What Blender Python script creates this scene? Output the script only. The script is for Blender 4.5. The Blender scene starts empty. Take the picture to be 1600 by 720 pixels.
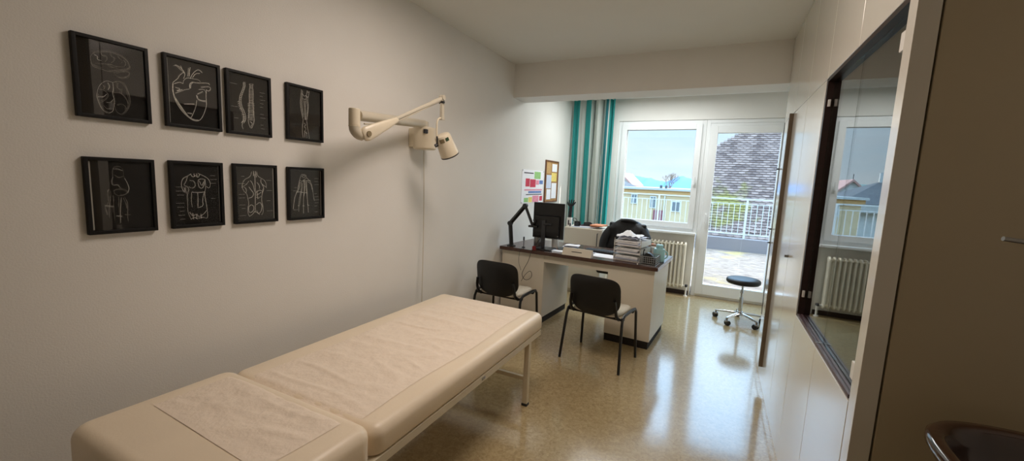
import bpy, bmesh, math, random
from mathutils import Vector, Matrix, noise

random.seed(7)
PI = math.pi
sc = bpy.context.scene
COL = sc.collection
H = 1.55            # camera height above the floor
XL = -2.156         # left wall
XR = 0.445          # front plane of the built-in cupboards
YW = 6.43           # window wall
ZC = 2.815          # ceiling


def lin(c):
    r = []
    for v in c:
        v /= 255.0
        r.append(v / 12.92 if v <= 0.04045 else ((v + 0.055) / 1.055) ** 2.4)
    return (r[0], r[1], r[2], 1.0)


# ------------------------------------------------------------------ materials
def new_mat(name):
    m = bpy.data.materials.new(name)
    m.use_nodes = True
    nt = m.node_tree
    b = nt.nodes['Principled BSDF']
    return m, nt, b


def mat(name, rgb, rough=0.5, metal=0.0, spec=0.5, var=0.0, scale=8.0, bump=0.0, bscale=40.0, coat=0.0, stretch=None):
    m, nt, b = new_mat(name)
    b.inputs['Roughness'].default_value = rough
    b.inputs['Metallic'].default_value = metal
    b.inputs['Specular IOR Level'].default_value = spec
    b.inputs['Coat Weight'].default_value = coat
    b.inputs['Coat Roughness'].default_value = 0.10
    c = lin(rgb)
    b.inputs['Base Color'].default_value = c
    tc = nt.nodes.new('ShaderNodeTexCoord')
    src = tc.outputs['Object']
    if stretch:
        mp = nt.nodes.new('ShaderNodeMapping')
        mp.inputs['Scale'].default_value = stretch
        nt.links.new(src, mp.inputs['Vector'])
        src = mp.outputs['Vector']
    if var > 0:
        n = nt.nodes.new('ShaderNodeTexNoise')
        n.inputs['Scale'].default_value = scale
        n.inputs['Detail'].default_value = 6
        nt.links.new(src, n.inputs['Vector'])
        r = nt.nodes.new('ShaderNodeValToRGB')
        r.color_ramp.elements[0].position = 0.3
        r.color_ramp.elements[1].position = 0.7
        r.color_ramp.elements[0].color = tuple(x * (1 - var) for x in c[:3]) + (1,)
        r.color_ramp.elements[1].color = tuple(min(1, x * (1 + var)) for x in c[:3]) + (1,)
        nt.links.new(n.outputs['Fac'], r.inputs['Fac'])
        nt.links.new(r.outputs['Color'], b.inputs['Base Color'])
    if bump > 0:
        n2 = nt.nodes.new('ShaderNodeTexNoise')
        n2.inputs['Scale'].default_value = bscale
        n2.inputs['Detail'].default_value = 5
        nt.links.new(src, n2.inputs['Vector'])
        bp = nt.nodes.new('ShaderNodeBump')
        bp.inputs['Strength'].default_value = bump
        bp.inputs['Distance'].default_value = 0.01
        nt.links.new(n2.outputs['Fac'], bp.inputs['Height'])
        nt.links.new(bp.outputs['Normal'], b.inputs['Normal'])
    return m


def glass_mat(name, ior=1.5, tint=(255, 255, 255)):
    m = bpy.data.materials.new(name)
    m.use_nodes = True
    nt = m.node_tree
    nt.nodes.clear()
    out = nt.nodes.new('ShaderNodeOutputMaterial')
    mix = nt.nodes.new('ShaderNodeMixShader')
    fr = nt.nodes.new('ShaderNodeFresnel')
    fr.inputs['IOR'].default_value = ior
    tr = nt.nodes.new('ShaderNodeBsdfTransparent')
    tr.inputs['Color'].default_value = lin(tint)
    gl = nt.nodes.new('ShaderNodeBsdfGlossy')
    gl.inputs['Roughness'].default_value = 0.0
    # the Fresnel node flips the index on back faces; use the outside index for both faces
    geo = nt.nodes.new('ShaderNodeNewGeometry')
    mm = nt.nodes.new('ShaderNodeMath')
    mm.operation = 'POWER'
    mm.inputs[0].default_value = ior
    m2 = nt.nodes.new('ShaderNodeMath')
    m2.operation = 'MULTIPLY_ADD'
    m2.inputs[1].default_value = -2.0
    m2.inputs[2].default_value = 1.0
    nt.links.new(geo.outputs['Backfacing'], m2.inputs[0])
    mm.inputs[0].default_value = ior
    nt.links.new(m2.outputs[0], mm.inputs[1])
    nt.links.new(mm.outputs[0], fr.inputs['IOR'])
    nt.links.new(fr.outputs[0], mix.inputs['Fac'])
    nt.links.new(tr.outputs[0], mix.inputs[1])
    nt.links.new(gl.outputs[0], mix.inputs[2])
    nt.links.new(mix.outputs[0], out.inputs['Surface'])
    return m


M = {}
M['wall'] = mat('wall_paint', (228, 226, 221), 0.75, var=0.03, scale=1.5, bump=0.10, bscale=160)
M['ceiling'] = mat('ceiling_paint', (226, 226, 220), 0.8, var=0.02, scale=2, bump=0.05, bscale=120)
M['floor'] = mat('linoleum', (172, 150, 110), 0.17, spec=0.5, var=0.10, scale=3.0, coat=0.45)
M['edge_brown'] = mat('shaded_brown_edge', (104, 90, 72), 0.5, var=0.1, scale=6)  # brown-grey tone carries the shade of a face turned from the window
M['pvc'] = mat('white_window_frame', (232, 234, 234), 0.3, var=0.02, scale=3)
M['lami'] = mat('cream_laminate', (224, 220, 210), 0.16, spec=0.5, var=0.015, scale=2, coat=0.5)
M['lami_dark'] = mat('beige_laminate', (190, 178, 152), 0.5, var=0.03, scale=2)
M['gap'] = mat('dark_gap', (30, 24, 20), 0.8, var=0.1)
M['brown'] = mat('dark_brown_wood', (38, 22, 18), 0.4, var=0.25, scale=6, stretch=(1, 14, 14))
M['purple'] = mat('brown_track', (88, 70, 74), 0.35, var=0.1, scale=5)
M['glass'] = glass_mat('window_glass', 1.45)
M['pane'] = glass_mat('display_glass', 2.6, (235, 240, 238))
M['black'] = mat('black_plastic', (16, 16, 17), 0.45, var=0.15, scale=20)
M['black_metal'] = mat('black_metal', (14, 14, 15), 0.35, var=0.1, scale=20)
M['frame_black'] = mat('black_picture_frame', (7, 6, 6), 0.5, spec=0.3, var=0.15, scale=14)
M['chrome'] = mat('chrome', (205, 208, 210), 0.16, metal=1.0, var=0.02)
M['steel'] = mat('brushed_metal', (150, 150, 148), 0.35, metal=1.0, var=0.05)
M['couch'] = mat('cream_vinyl', (236, 219, 194), 0.38, spec=0.5, var=0.03, scale=4, bump=0.05, bscale=90)
M['paper_roll'] = mat('crepe_paper', (238, 222, 203), 0.8, spec=0.3, var=0.03, scale=30, bump=0.35, bscale=55)
M['cream_metal'] = mat('cream_metal', (214, 203, 180), 0.4, var=0.03)
M['seat_fab'] = mat('pale_seat_cover', (206, 198, 182), 0.75, var=0.06, scale=50, bump=0.15, bscale=200)
M['lamp_cream'] = mat('cream_lamp_enamel', (222, 211, 188), 0.35, var=0.03, scale=10)
M['lamp_grey'] = mat('grey_lamp_enamel', (198, 190, 172), 0.3, var=0.03, scale=10)
M['desk_white'] = mat('desk_panel', (218, 210, 194), 0.4, var=0.02, scale=3)
M['desk_top'] = mat('desk_wood_top', (74, 48, 38), 0.22, var=0.25, scale=5, stretch=(1.5, 16, 16))
M['radiator'] = mat('radiator_enamel', (226, 221, 206), 0.35, var=0.03)
M['paper'] = mat('white_paper', (244, 244, 248), 0.8, var=0.02, scale=20)
M['paper_b'] = mat('bluish_paper', (206, 214, 232), 0.8, var=0.03, scale=20)
M['jacket'] = mat('black_jacket', (17, 17, 20), 0.6, var=0.3, scale=14, bump=0.5, bscale=26)
M['teal_mug'] = mat('turquoise_glaze', (166, 216, 224), 0.3, var=0.05, scale=12)
M['white_glaze'] = mat('white_glaze', (236, 234, 228), 0.25, var=0.02)
M['basin'] = mat('brown_ceramic', (52, 31, 20), 0.12, coat=0.6, var=0.1, scale=6)
M['cork'] = mat('cork', (176, 134, 84), 0.9, var=0.25, scale=60)
M['cork_frame'] = mat('wood_strip', (120, 80, 52), 0.5, var=0.2, scale=8, stretch=(10, 10, 1))
M['red'] = mat('red_plastic', (120, 22, 26), 0.4, var=0.1)
M['card_brown'] = mat('brown_card', (132, 96, 70), 0.8, var=0.15, scale=20)
M['line'] = mat('chalk_line', (226, 222, 212), 0.8, var=0.35, scale=160)
M['line_dim'] = mat('faint_chalk_line', (120, 115, 106), 0.8, var=0.4, scale=200)
M['art'] = mat('black_print', (26, 23, 20), 0.8, spec=0.2, var=0.12, scale=12)
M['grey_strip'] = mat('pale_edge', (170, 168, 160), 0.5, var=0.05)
M['label_grey'] = mat('faded_sticker', (126, 112, 84), 0.6, var=0.1)
M['label_green'] = mat('green_sticker', (46, 74, 46), 0.6, var=0.1)
M['lens'] = mat('lamp_lens', (150, 148, 146), 0.2, var=0.05)
M['dark_grey'] = mat('dark_grey_plastic', (44, 46, 50), 0.45, var=0.1)
for n, c in (('p_red', (206, 60, 84)), ('p_pink', (232, 150, 170)), ('p_green', (156, 204, 130)), ('p_blue', (104, 132, 190)),
             ('p_yellow', (238, 214, 120)), ('p_white', (236, 236, 236)), ('p_tan', (196, 158, 104)), ('p_dark', (60, 50, 60)), ('p_orange', (214, 140, 100))):
    M[n] = mat('print_' + n[2:], c, 0.75, var=0.12, scale=40)
# exterior
M['yellow_wall'] = mat('yellow_render', (190, 164, 128), 0.9, var=0.04, scale=1.0)
M['cream_roof'] = mat('pale_flat_roof', (168, 164, 158), 0.8, var=0.05, scale=0.5)
M['orange_band'] = mat('ochre_band', (178, 136, 88), 0.9, var=0.04, scale=0.6)
M['grey_roof'] = mat('grey_slates', (78, 74, 72), 0.8, var=0.12, scale=3.0)
M['red_roof'] = mat('red_roof_tiles', (170, 128, 116), 0.85, var=0.1, scale=2)
M['white_render'] = mat('white_render', (178, 174, 168), 0.9, var=0.03, scale=1)
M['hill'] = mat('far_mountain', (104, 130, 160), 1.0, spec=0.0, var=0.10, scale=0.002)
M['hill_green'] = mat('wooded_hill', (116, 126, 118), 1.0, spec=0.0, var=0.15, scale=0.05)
M['ground'] = mat('far_ground', (150, 148, 132), 1.0, var=0.2, scale=0.05)
M['railing'] = mat('white_railing_paint', (200, 196, 188), 0.5, var=0.03)
M['coping'] = mat('grey_coping', (128, 116, 112), 0.7, var=0.08, scale=2)
M['bark'] = mat('bare_branches', (140, 118, 104), 0.9, var=0.2)
M['win_dark'] = mat('far_window_glass', (104, 106, 108), 0.3, var=0.1)
M['maroon'] = mat('maroon_door', (126, 70, 74), 0.6, var=0.1)


def special_mats():
    # linoleum with fine marbling
    m = M['floor']
    nt = m.node_tree
    b = nt.nodes['Principled BSDF']
    tc = nt.nodes.new('ShaderNodeTexCoord')
    n = nt.nodes.new('ShaderNodeTexNoise')
    n.inputs['Scale'].default_value = 34
    n.inputs['Detail'].default_value = 9
    n.inputs['Roughness'].default_value = 0.7
    n.inputs['Distortion'].default_value = 1.2
    nt.links.new(tc.outputs['Object'], n.inputs['Vector'])
    r = nt.nodes.new('ShaderNodeValToRGB')
    e = r.color_ramp.elements
    e[0].position, e[0].color = 0.36, lin((154, 134, 98))
    e[1].position, e[1].color = 0.64, lin((186, 167, 128))
    nt.links.new(n.outputs['Fac'], r.inputs['Fac'])
    nt.links.new(r.outputs['Color'], b.inputs['Base Color'])
    n3 = nt.nodes.new('ShaderNodeTexNoise')
    n3.inputs['Scale'].default_value = 5
    n3.inputs['Detail'].default_value = 3
    nt.links.new(tc.outputs['Object'], n3.inputs['Vector'])
    bp = nt.nodes.new('ShaderNodeBump')
    bp.inputs['Strength'].default_value = 0.06
    bp.inputs['Distance'].default_value = 0.02
    nt.links.new(n3.outputs['Fac'], bp.inputs['Height'])
    nt.links.new(bp.outputs['Normal'], b.inputs['Normal'])
    # striped curtain cloth, stripes follow the cloth's own width
    m, nt, b = new_mat('striped_curtain')
    b.inputs['Roughness'].default_value = 0.85
    uv = nt.nodes.new('ShaderNodeTexCoord')
    sp = nt.nodes.new('ShaderNodeSeparateXYZ')
    nt.links.new(uv.outputs['UV'], sp.inputs[0])
    r = nt.nodes.new('ShaderNodeValToRGB')
    r.color_ramp.interpolation = 'CONSTANT'
    W, T, D, K = (214, 218, 212), (62, 166, 164), (44, 116, 124), (60, 62, 60)
    st = [(0, W), (.015, T), (.165, W), (.315, T), (.43, W), (.49, K), (.502, W), (.53, K), (.548, W), (.70, K), (.715, W),
          (.75, D), (.77, W), (.80, D), (.835, W), (.85, T)]
    for i, (p, c) in enumerate(st):
        e = r.color_ramp.elements[i] if i < 2 else r.color_ramp.elements.new(p)
        e.position = p
        e.color = lin(c)
    nt.links.new(sp.outputs['X'], r.inputs['Fac'])
    nt.links.new(r.outputs['Color'], b.inputs['Base Color'])
    tl = nt.nodes.new('ShaderNodeBsdfTranslucent')
    nt.links.new(r.outputs['Color'], tl.inputs['Color'])
    mx = nt.nodes.new('ShaderNodeMixShader')
    mx.inputs['Fac'].default_value = 0.5
    nt.links.new(b.outputs[0], mx.inputs[1])
    nt.links.new(tl.outputs[0], mx.inputs[2])
    nt.links.new(mx.outputs[0], nt.nodes['Material Output'].inputs['Surface'])
    M['curtain'] = m
    # roof tiles, each tile its own tone, yellow moss growing over the lower left part
    m, nt, b = new_mat('mossy_roof_tiles')
    b.inputs['Roughness'].default_value = 0.85
    tc = nt.nodes.new('ShaderNodeTexCoord')
    geo = nt.nodes.new('ShaderNodeNewGeometry')
    r = nt.nodes.new('ShaderNodeValToRGB')
    e = r.color_ramp.elements
    e[0].position, e[0].color = 0.0, lin((88, 68, 60))
    e[1].position, e[1].color = 1.0, lin((138, 114, 102))
    nt.links.new(geo.outputs['Random Per Island'], r.inputs['Fac'])
    n = nt.nodes.new('ShaderNodeTexNoise')
    n.inputs['Scale'].default_value = 2.2
    n.inputs['Detail'].default_value = 8
    nt.links.new(tc.outputs['Object'], n.inputs['Vector'])
    vm = nt.nodes.new('ShaderNodeVectorMath')
    vm.operation = 'DISTANCE'
    vm.inputs[1].default_value = (-2.85, -1.0, 5.4)
    nt.links.new(tc.outputs['Object'], vm.inputs[0])
    mr = nt.nodes.new('ShaderNodeMapRange')
    mr.inputs['From Min'].default_value = 0.3
    mr.inputs['From Max'].default_value = 2.0
    mr.inputs['To Min'].default_value = 0.17
    mr.inputs['To Max'].default_value = -0.25
    nt.links.new(vm.outputs['Value'], mr.inputs['Value'])
    ad = nt.nodes.new('ShaderNodeMath')
    ad.operation = 'ADD'
    nt.links.new(n.outputs['Fac'], ad.inputs[0])
    nt.links.new(mr.outputs[0], ad.inputs[1])
    r2 = nt.nodes.new('ShaderNodeValToRGB')
    r2.color_ramp.elements[0].position = 0.52
    r2.color_ramp.elements[1].position = 0.70
    nt.links.new(ad.outputs[0], r2.inputs['Fac'])
    mx = nt.nodes.new('ShaderNodeMixRGB')
    mx.inputs['Color2'].default_value = lin((118, 106, 48))
    nt.links.new(r2.outputs['Color'], mx.inputs['Fac'])
    nt.links.new(r.outputs['Color'], mx.inputs['Color1'])
    nt.links.new(mx.outputs['Color'], b.inputs['Base Color'])
    M['tiles'] = m
    # terrace covering: brown grit in courses with yellow fallen leaves
    m, nt, b = new_mat('terrace_grit')
    b.inputs['Roughness'].default_value = 0.95
    tc = nt.nodes.new('ShaderNodeTexCoord')
    mp = nt.nodes.new('ShaderNodeMapping')
    mp.inputs['Scale'].default_value = (3.0, 9.0, 1.0)
    nt.links.new(tc.outputs['Object'], mp.inputs['Vector'])
    n = nt.nodes.new('ShaderNodeTexNoise')
    n.inputs['Scale'].default_value = 2.0
    n.inputs['Detail'].default_value = 9
    n.inputs['Roughness'].default_value = 0.75
    nt.links.new(mp.outputs['Vector'], n.inputs['Vector'])
    r = nt.nodes.new('ShaderNodeValToRGB')
    e = r.color_ramp.elements
    e[0].position, e[0].color = 0.35, lin((98, 74, 60))
    e[1].position, e[1].color = 0.65, lin((166, 140, 118))
    nt.links.new(n.outputs['Fac'], r.inputs['Fac'])
    n2 = nt.nodes.new('ShaderNodeTexNoise')
    n2.inputs['Scale'].default_value = 1.3
    n2.inputs['Detail'].default_value = 8
    nt.links.new(tc.outputs['Object'], n2.inputs['Vector'])
    r2 = nt.nodes.new('ShaderNodeValToRGB')
    r2.color_ramp.elements[0].position = 0.56
    r2.color_ramp.elements[1].position = 0.66
    nt.links.new(n2.outputs['Fac'], r2.inputs['Fac'])
    mx = nt.nodes.new('ShaderNodeMixRGB')
    mx.inputs['Color2'].default_value = lin((170, 140, 84))
    nt.links.new(r2.outputs['Color'], mx.inputs['Fac'])
    nt.links.new(r.outputs['Color'], mx.inputs['Color1'])
    nt.links.new(mx.outputs['Color'], b.inputs['Base Color'])
    M['terrace'] = m


special_mats()


# ------------------------------------------------------------------ shapes
class MB:
    """collects shapes, links them as ONE mesh object"""

    def __init__(self):
        self.bm = bmesh.new()
        self.wn = False

    def _take(self, t, mtx=None, mi=0):
        if mtx is not None:
            bmesh.ops.transform(t, matrix=mtx, verts=t.verts)
        for f in t.faces:
            f.material_index = mi
        me = bpy.data.meshes.new('tmp')
        t.to_mesh(me)
        t.free()
        self.bm.from_mesh(me)
        bpy.data.meshes.remove(me)
        return self

    def box(self, lo, hi, bev=0.0, seg=2, mtx=None, mi=0):
        t = bmesh.new()
        bmesh.ops.create_cube(t, size=1.0)
        for v in t.verts:
            v.co = Vector([lo[i] + (v.co[i] + 0.5) * (hi[i] - lo[i]) for i in range(3)])
        if bev > 0:
            self.wn = True
            bev = min(bev, 0.49 * min(abs(hi[i] - lo[i]) for i in range(3)))
            bmesh.ops.bevel(t, geom=list(t.edges) + list(t.verts), offset=bev, segments=seg, profile=0.5, affect='EDGES')
        return self._take(t, mtx, mi)

    def cyl(self, p0, p1, r0, r1=None, seg=20, mi=0, bev=0.0):
        r1 = r0 if r1 is None else r1
        p0, p1 = Vector(p0), Vector(p1)
        d = p1 - p0
        t = bmesh.new()
        bmesh.ops.create_cone(t, cap_ends=True, segments=seg, radius1=r0, radius2=r1, depth=d.length)
        if bev > 0:
            self.wn = True
            es = [e for e in t.edges if abs(e.verts[0].co.z - e.verts[1].co.z) < 1e-6]
            bmesh.ops.bevel(t, geom=es, offset=bev, segments=2, profile=0.5, affect='EDGES')
        q = Vector((0, 0, 1)).rotation_difference(d.normalized()).to_matrix().to_4x4()
        return self._take(t, Matrix.Translation((p0 + p1) / 2) @ q, mi)

    def tube(self, pts, r, seg=8, smooth=0, mi=0, closed=False, ry=None):
        pts = [Vector(p) for p in pts]
        for _ in range(smooth):
            q = [] if closed else [pts[0]]
            n = len(pts)
            for i in range(n if closed else n - 1):
                a, b = pts[i], pts[(i + 1) % n]
                q += [a * 0.75 + b * 0.25, a * 0.25 + b * 0.75]
            if not closed:
                q.append(pts[-1])
            if isinstance(r, (list, tuple)):
                rq = [] if closed else [r[0]]
                for i in range(n if closed else n - 1):
                    a, b = r[i], r[(i + 1) % n]
                    rq += [a * 0.75 + b * 0.25, a * 0.25 + b * 0.75]
                r = rq + ([] if closed else [r[-1]])
            pts = q
        t = bmesh.new()
        n = len(pts)
        rings = []
        up = None
        for i, p in enumerate(pts):
            a = pts[(i - 1) % n] if (closed or i > 0) else p
            b = pts[(i + 1) % n] if (closed or i < n - 1) else p
            d = (b - a)
            d = d.normalized() if d.length > 1e-9 else Vector((0, 0, 1))
            if up is None:
                up = Vector((0, 0, 1)) if abs(d.z) < 0.9 else Vector((0, 1, 0))
            s = d.cross(up)
            if s.length < 1e-6:
                s = d.orthogonal()
            s.normalize()
            up = s.cross(d).normalized()
            rr = r[i] if isinstance(r, (list, tuple)) else r
            r2 = rr if ry is None else ry
            rings.append([t.verts.new(p + s * (math.cos(k * 2 * PI / seg) * rr) + up * (math.sin(k * 2 * PI / seg) * r2)) for k in range(seg)])
        m = n if closed else n - 1
        for i in range(m):
            A, B = rings[i], rings[(i + 1) % n]
            for k in range(seg):
                t.faces.new((A[k], A[(k + 1) % seg], B[(k + 1) % seg], B[k]))
        if not closed:
            t.faces.new(rings[0][::-1])
            t.faces.new(rings[-1])
        bmesh.ops.recalc_face_normals(t, faces=t.faces)
        return self._take(t, None, mi)

    def lathe(self, prof, mtx=None, seg=32, mi=0, sx=1.0, sy=1.0):
        t = bmesh.new()
        rings = []
        for r, z in prof:
            if r < 1e-5:
                rings.append([t.verts.new((0, 0, z))])
            else:
                rings.append([t.verts.new((r * sx * math.cos(k * 2 * PI / seg), r * sy * math.sin(k * 2 * PI / seg), z)) for k in range(seg)])
        for A, B in zip(rings, rings[1:]):
            for k in range(seg):
                k2 = (k + 1) % seg
                if len(A) == 1 and len(B) > 1:
                    t.faces.new((A[0], B[k2], B[k]))
                elif len(B) == 1 and len(A) > 1:
                    t.faces.new((A[k], A[k2], B[0]))
                elif len(A) > 1:
                    t.faces.new((A[k], A[k2], B[k2], B[k]))
        bmesh.ops.recalc_face_normals(t, faces=t.faces)
        return self._take(t, mtx, mi)

    def prism(self, poly, axis, a, b, mi=0, mtx=None, bev=0.0):
        """polygon in the plane normal to axis, extruded from a to b"""
        t = bmesh.new()

        def mk(p, h):
            if axis == 0:
                return (h, p[0], p[1])
            if axis == 1:
                return (p[0], h, p[1])
            return (p[0], p[1], h)
        A = [t.verts.new(mk(p, a)) for p in poly]
        B = [t.verts.new(mk(p, b)) for p in poly]
        t.faces.new(A)
        t.faces.new(B[::-1])
        n = len(poly)
        for i in range(n):
            t.faces.new((A[i], B[i], B[(i + 1) % n], A[(i + 1) % n]))
        bmesh.ops.recalc_face_normals(t, faces=t.faces)
        if bev > 0:
            self.wn = True
            bmesh.ops.bevel(t, geom=list(t.edges) + list(t.verts), offset=bev, segments=2, profile=0.5, affect='EDGES')
        return self._take(t, mtx, mi)

    def grid(self, nu, nv, fn, mi=0, uv=False, wrap=False):
        t = bmesh.new()
        lay = t.loops.layers.uv.new('UVMap') if uv else None
        V = [[t.verts.new(fn(i / nu, j / nv)) for j in range(nv + 1)] for i in range(nu + (0 if wrap else 1))]
        for i in range(nu):
            i2 = (i + 1) % len(V)
            for j in range(nv):
                f = t.faces.new((V[i][j], V[i2][j], V[i2][j + 1], V[i][j + 1]))
                if uv:
                    for l, (a, c) in zip(f.loops, ((i, j), (i + 1, j), (i + 1, j + 1), (i, j + 1))):
                        l[lay].uv = (a / nu, c / nv)
        return self._take(t, None, mi)

    def ribbon(self, pts, w, x, mi=0):
        """flat stroke in a plane of constant x; pts are (y, z)"""
        t = bmesh.new()
        L, R = [], []
        n = len(pts)
        for i in range(n):
            a = Vector(pts[max(i - 1, 0)])
            b = Vector(pts[min(i + 1, n - 1)])
            d = (b - a)
            d = d.normalized() if d.length > 0 else Vector((1, 0))
            nn = Vector((-d.y, d.x)) * w / 2
            p = Vector(pts[i])
            L.append(t.verts.new((x, p.x + nn.x, p.y + nn.y)))
            R.append(t.verts.new((x, p.x - nn.x, p.y - nn.y)))
        for i in range(n - 1):
            f = t.faces.new((L[i], R[i], R[i + 1], L[i + 1]))
        bmesh.ops.recalc_face_normals(t, faces=t.faces)
        return self._take(t, None, mi)

    def build(self, name, material, parent=None, sharp=35, world=False):
        """world=True: the shapes were given in world coordinates"""
        bm = self.bm
        if world and parent is not None:
            p, mt = parent, Matrix.Identity(4)
            while p is not None:
                mt = Matrix.LocRotScale(p.location, p.rotation_euler, None) @ mt
                p = p.parent
            bmesh.ops.transform(bm, matrix=mt.inverted(), verts=bm.verts)
        me = bpy.data.meshes.new(name)
        bm.to_mesh(me)
        bm.free()
        for f in me.polygons:
            f.use_smooth = True
        me.set_sharp_from_angle(angle=math.radians(sharp))
        for mm in (material if isinstance(material, (list, tuple)) else [material]):
            me.materials.append(M[mm] if isinstance(mm, str) else mm)
        o = bpy.data.objects.new(name, me)
        COL.objects.link(o)
        if self.wn:
            wm = o.modifiers.new('WeightedNormal', 'WEIGHTED_NORMAL')
            wm.keep_sharp = True
            wm.weight = 100
        if parent is not None:
            o.parent = parent
        return o


def thing(name, label, cat, loc=(0, 0, 0), rz=0.0, group=None):
    o = bpy.data.objects.new(name, None)
    COL.objects.link(o)
    o.empty_display_size = 0.1
    o.location = loc
    o.rotation_euler = (0, 0, rz)
    return tag(o, label, cat, group)


def tag(o, label, cat, group=None, kind=None):
    o['label'] = label
    o['category'] = cat
    if group:
        o['group'] = group
    if kind:
        o['kind'] = kind
    return o


def struct(o, label=None, cat=None):
    o['kind'] = 'structure'
    if label:
        o['label'] = label
    if cat:
        o['category'] = cat
    return o


def children(o):
    return [c for c in bpy.data.objects if c.parent == o]


def copy_tree(o, parent=None):
    c = o.copy()
    COL.objects.link(c)
    if parent is not None:
        c.parent = parent
    for ch in children(o):
        copy_tree(ch, c)
    return c


def recenter(o, base=True):
    """put a single-mesh thing's origin at its own base"""
    me = o.data
    xs = [v.co for v in me.vertices]
    c = Vector(((min(v.x for v in xs) + max(v.x for v in xs)) / 2, (min(v.y for v in xs) + max(v.y for v in xs)) / 2, min(v.z for v in xs)))
    me.transform(Matrix.Translation(-c))
    o.location = o.location + c
    return o


# ------------------------------------------------------------------ the setting
def setting():
    a = lambda lo, hi: MB().box(lo, hi)
    struct(a((XL - 0.2, -2.2, -0.2), (1.25, YW + 0.10, 0.0)).build('floor', 'floor'), 'glossy mottled beige linoleum floor of the surgery room', 'floor')
    struct(a((XL - 0.2, -2.2, ZC), (1.25, YW + 0.10, ZC + 0.2)).build('ceiling', 'ceiling'), 'plain white ceiling', 'ceiling')
    struct(a((XL - 0.2, -2.2, 0), (XL, YW + 0.10, ZC)).build('wall_left', 'wall'), 'long white left wall with framed prints', 'wall')
    struct(a((1.05, -2.2, 0), (1.25, YW + 0.10, ZC)).build('wall_right', 'wall'), 'white wall behind the built-in cupboards', 'wall')
    struct(a((XL, -2.2, 0), (1.05, -2.0, ZC)).build('wall_back', 'wall'), 'white wall behind the viewpoint', 'wall')
    w = MB()
    w.box((XL, YW - 0.04, 0), (-0.25, YW + 0.10, 0.90))
    w.box((XL, YW - 0.04, 0.90), (-1.44, YW + 0.10, ZC))
    w.box((-1.44, YW - 0.04, 2.49), (0.75, YW + 0.10, ZC))
    w.box((0.75, YW - 0.04, 0), (1.05, YW + 0.10, ZC))
    struct(w.build('wall_window', 'wall'), 'white wall around the window and the glazed door', 'wall')
    struct(a((XL, 4.245, 2.458), (XR + 0.16, 4.56, ZC)).build('ceiling_beam', 'wall'), 'boxed beam crossing under the ceiling', 'beam')
    struct(a((XL, YW - 0.055, 0), (-0.27, YW - 0.04, 0.06)).build('baseboard_window', 'brown'), 'dark brown baseboard under the radiator', 'baseboard')
    struct(MB().box((-1.44, YW - 0.16, 0.885), (-0.24, YW + 0.02, 0.915), 0.006).build('trim_1', 'pvc'), 'white window sill above the radiator', 'sill')

    # window: fixed frame, opening sash, pane, handle
    def ring(mb, x0, x1, z0, z1, w, y0, y1, bev=0.006, wb=None):
        wb = w if wb is None else wb
        mb.box((x0, y0, z0), (x0 + w, y1, z1), bev)
        mb.box((x1 - w, y0, z0), (x1, y1, z1), bev)
        mb.box((x0 + w - 0.002, y0, z1 - w), (x1 - w + 0.002, y1, z1), bev)
        mb.box((x0 + w - 0.002, y0, z0), (x1 - w + 0.002, y1, z0 + wb), bev)
        return mb

    win = thing('window_1', 'white framed window with handle, left of the glazed door', 'window', (-0.84, YW, 0.915))
    struct(win)
    ring(MB(), -1.44, -0.235, 0.915, 2.49, 0.055, YW - 0.02, YW + 0.06).build('frame', 'pvc', win, world=True)
    s = ring(MB(), -1.39, -0.285, 0.962, 2.437, 0.078, YW - 0.045, YW + 0.05).build('sash', 'pvc', win, world=True)
    ring(MB(), -1.318, -0.357, 1.034, 2.365, 0.008, YW - 0.03, YW + 0.03, 0.002).build('gasket', 'grey_strip', s, world=True)
    MB().box((-1.316, YW, 1.036), (-0.359, YW + 0.006, 2.363)).build('pane', 'glass', win, world=True)
    h = MB()
    h.box((-0.338, YW - 0.055, 1.56), (-0.312, YW - 0.045, 1.63), 0.004)
    h.cyl((-0.325, YW - 0.05, 1.595), (-0.325, YW - 0.085, 1.595), 0.010)
    h.box((-0.335, YW - 0.098, 1.585), (-0.315, YW - 0.080, 1.70), 0.006)
    h.build('handle', 'pvc', win, world=True)

    dr = thing('door_1', 'white framed balcony door with one tall pane', 'door', (0.255, YW, 0))
    struct(dr)
    ring(MB(), -0.235, 0.75, 0.0, 2.49, 0.05, YW - 0.02, YW + 0.06).build('frame', 'pvc', dr, world=True)
    ring(MB(), -0.185, 0.755, 0.035, 2.405, 0.10, YW - 0.045, YW + 0.05, 0.008, 0.155).build('leaf', 'pvc', dr, world=True)
    MB().box((-0.185, YW - 0.01, 2.40), (0.70, YW + 0.04, 2.445)).build('head_rail', 'pvc', dr, world=True)
    MB().box((-0.086, YW, 0.188), (0.657, YW + 0.006, 2.307)).build('pane', 'glass', dr, world=True)
    h = MB()
    h.box((-0.150, YW - 0.055, 1.10), (-0.120, YW - 0.045, 1.20), 0.004)
    h.cyl((-0.135, YW - 0.05, 1.17), (-0.135, YW - 0.09, 1.17), 0.011)
    h.box((-0.147, YW - 0.105, 1.06), (-0.123, YW - 0.085, 1.19), 0.007)
    h.build('handle', 'pvc', dr, world=True)


setting()


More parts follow.
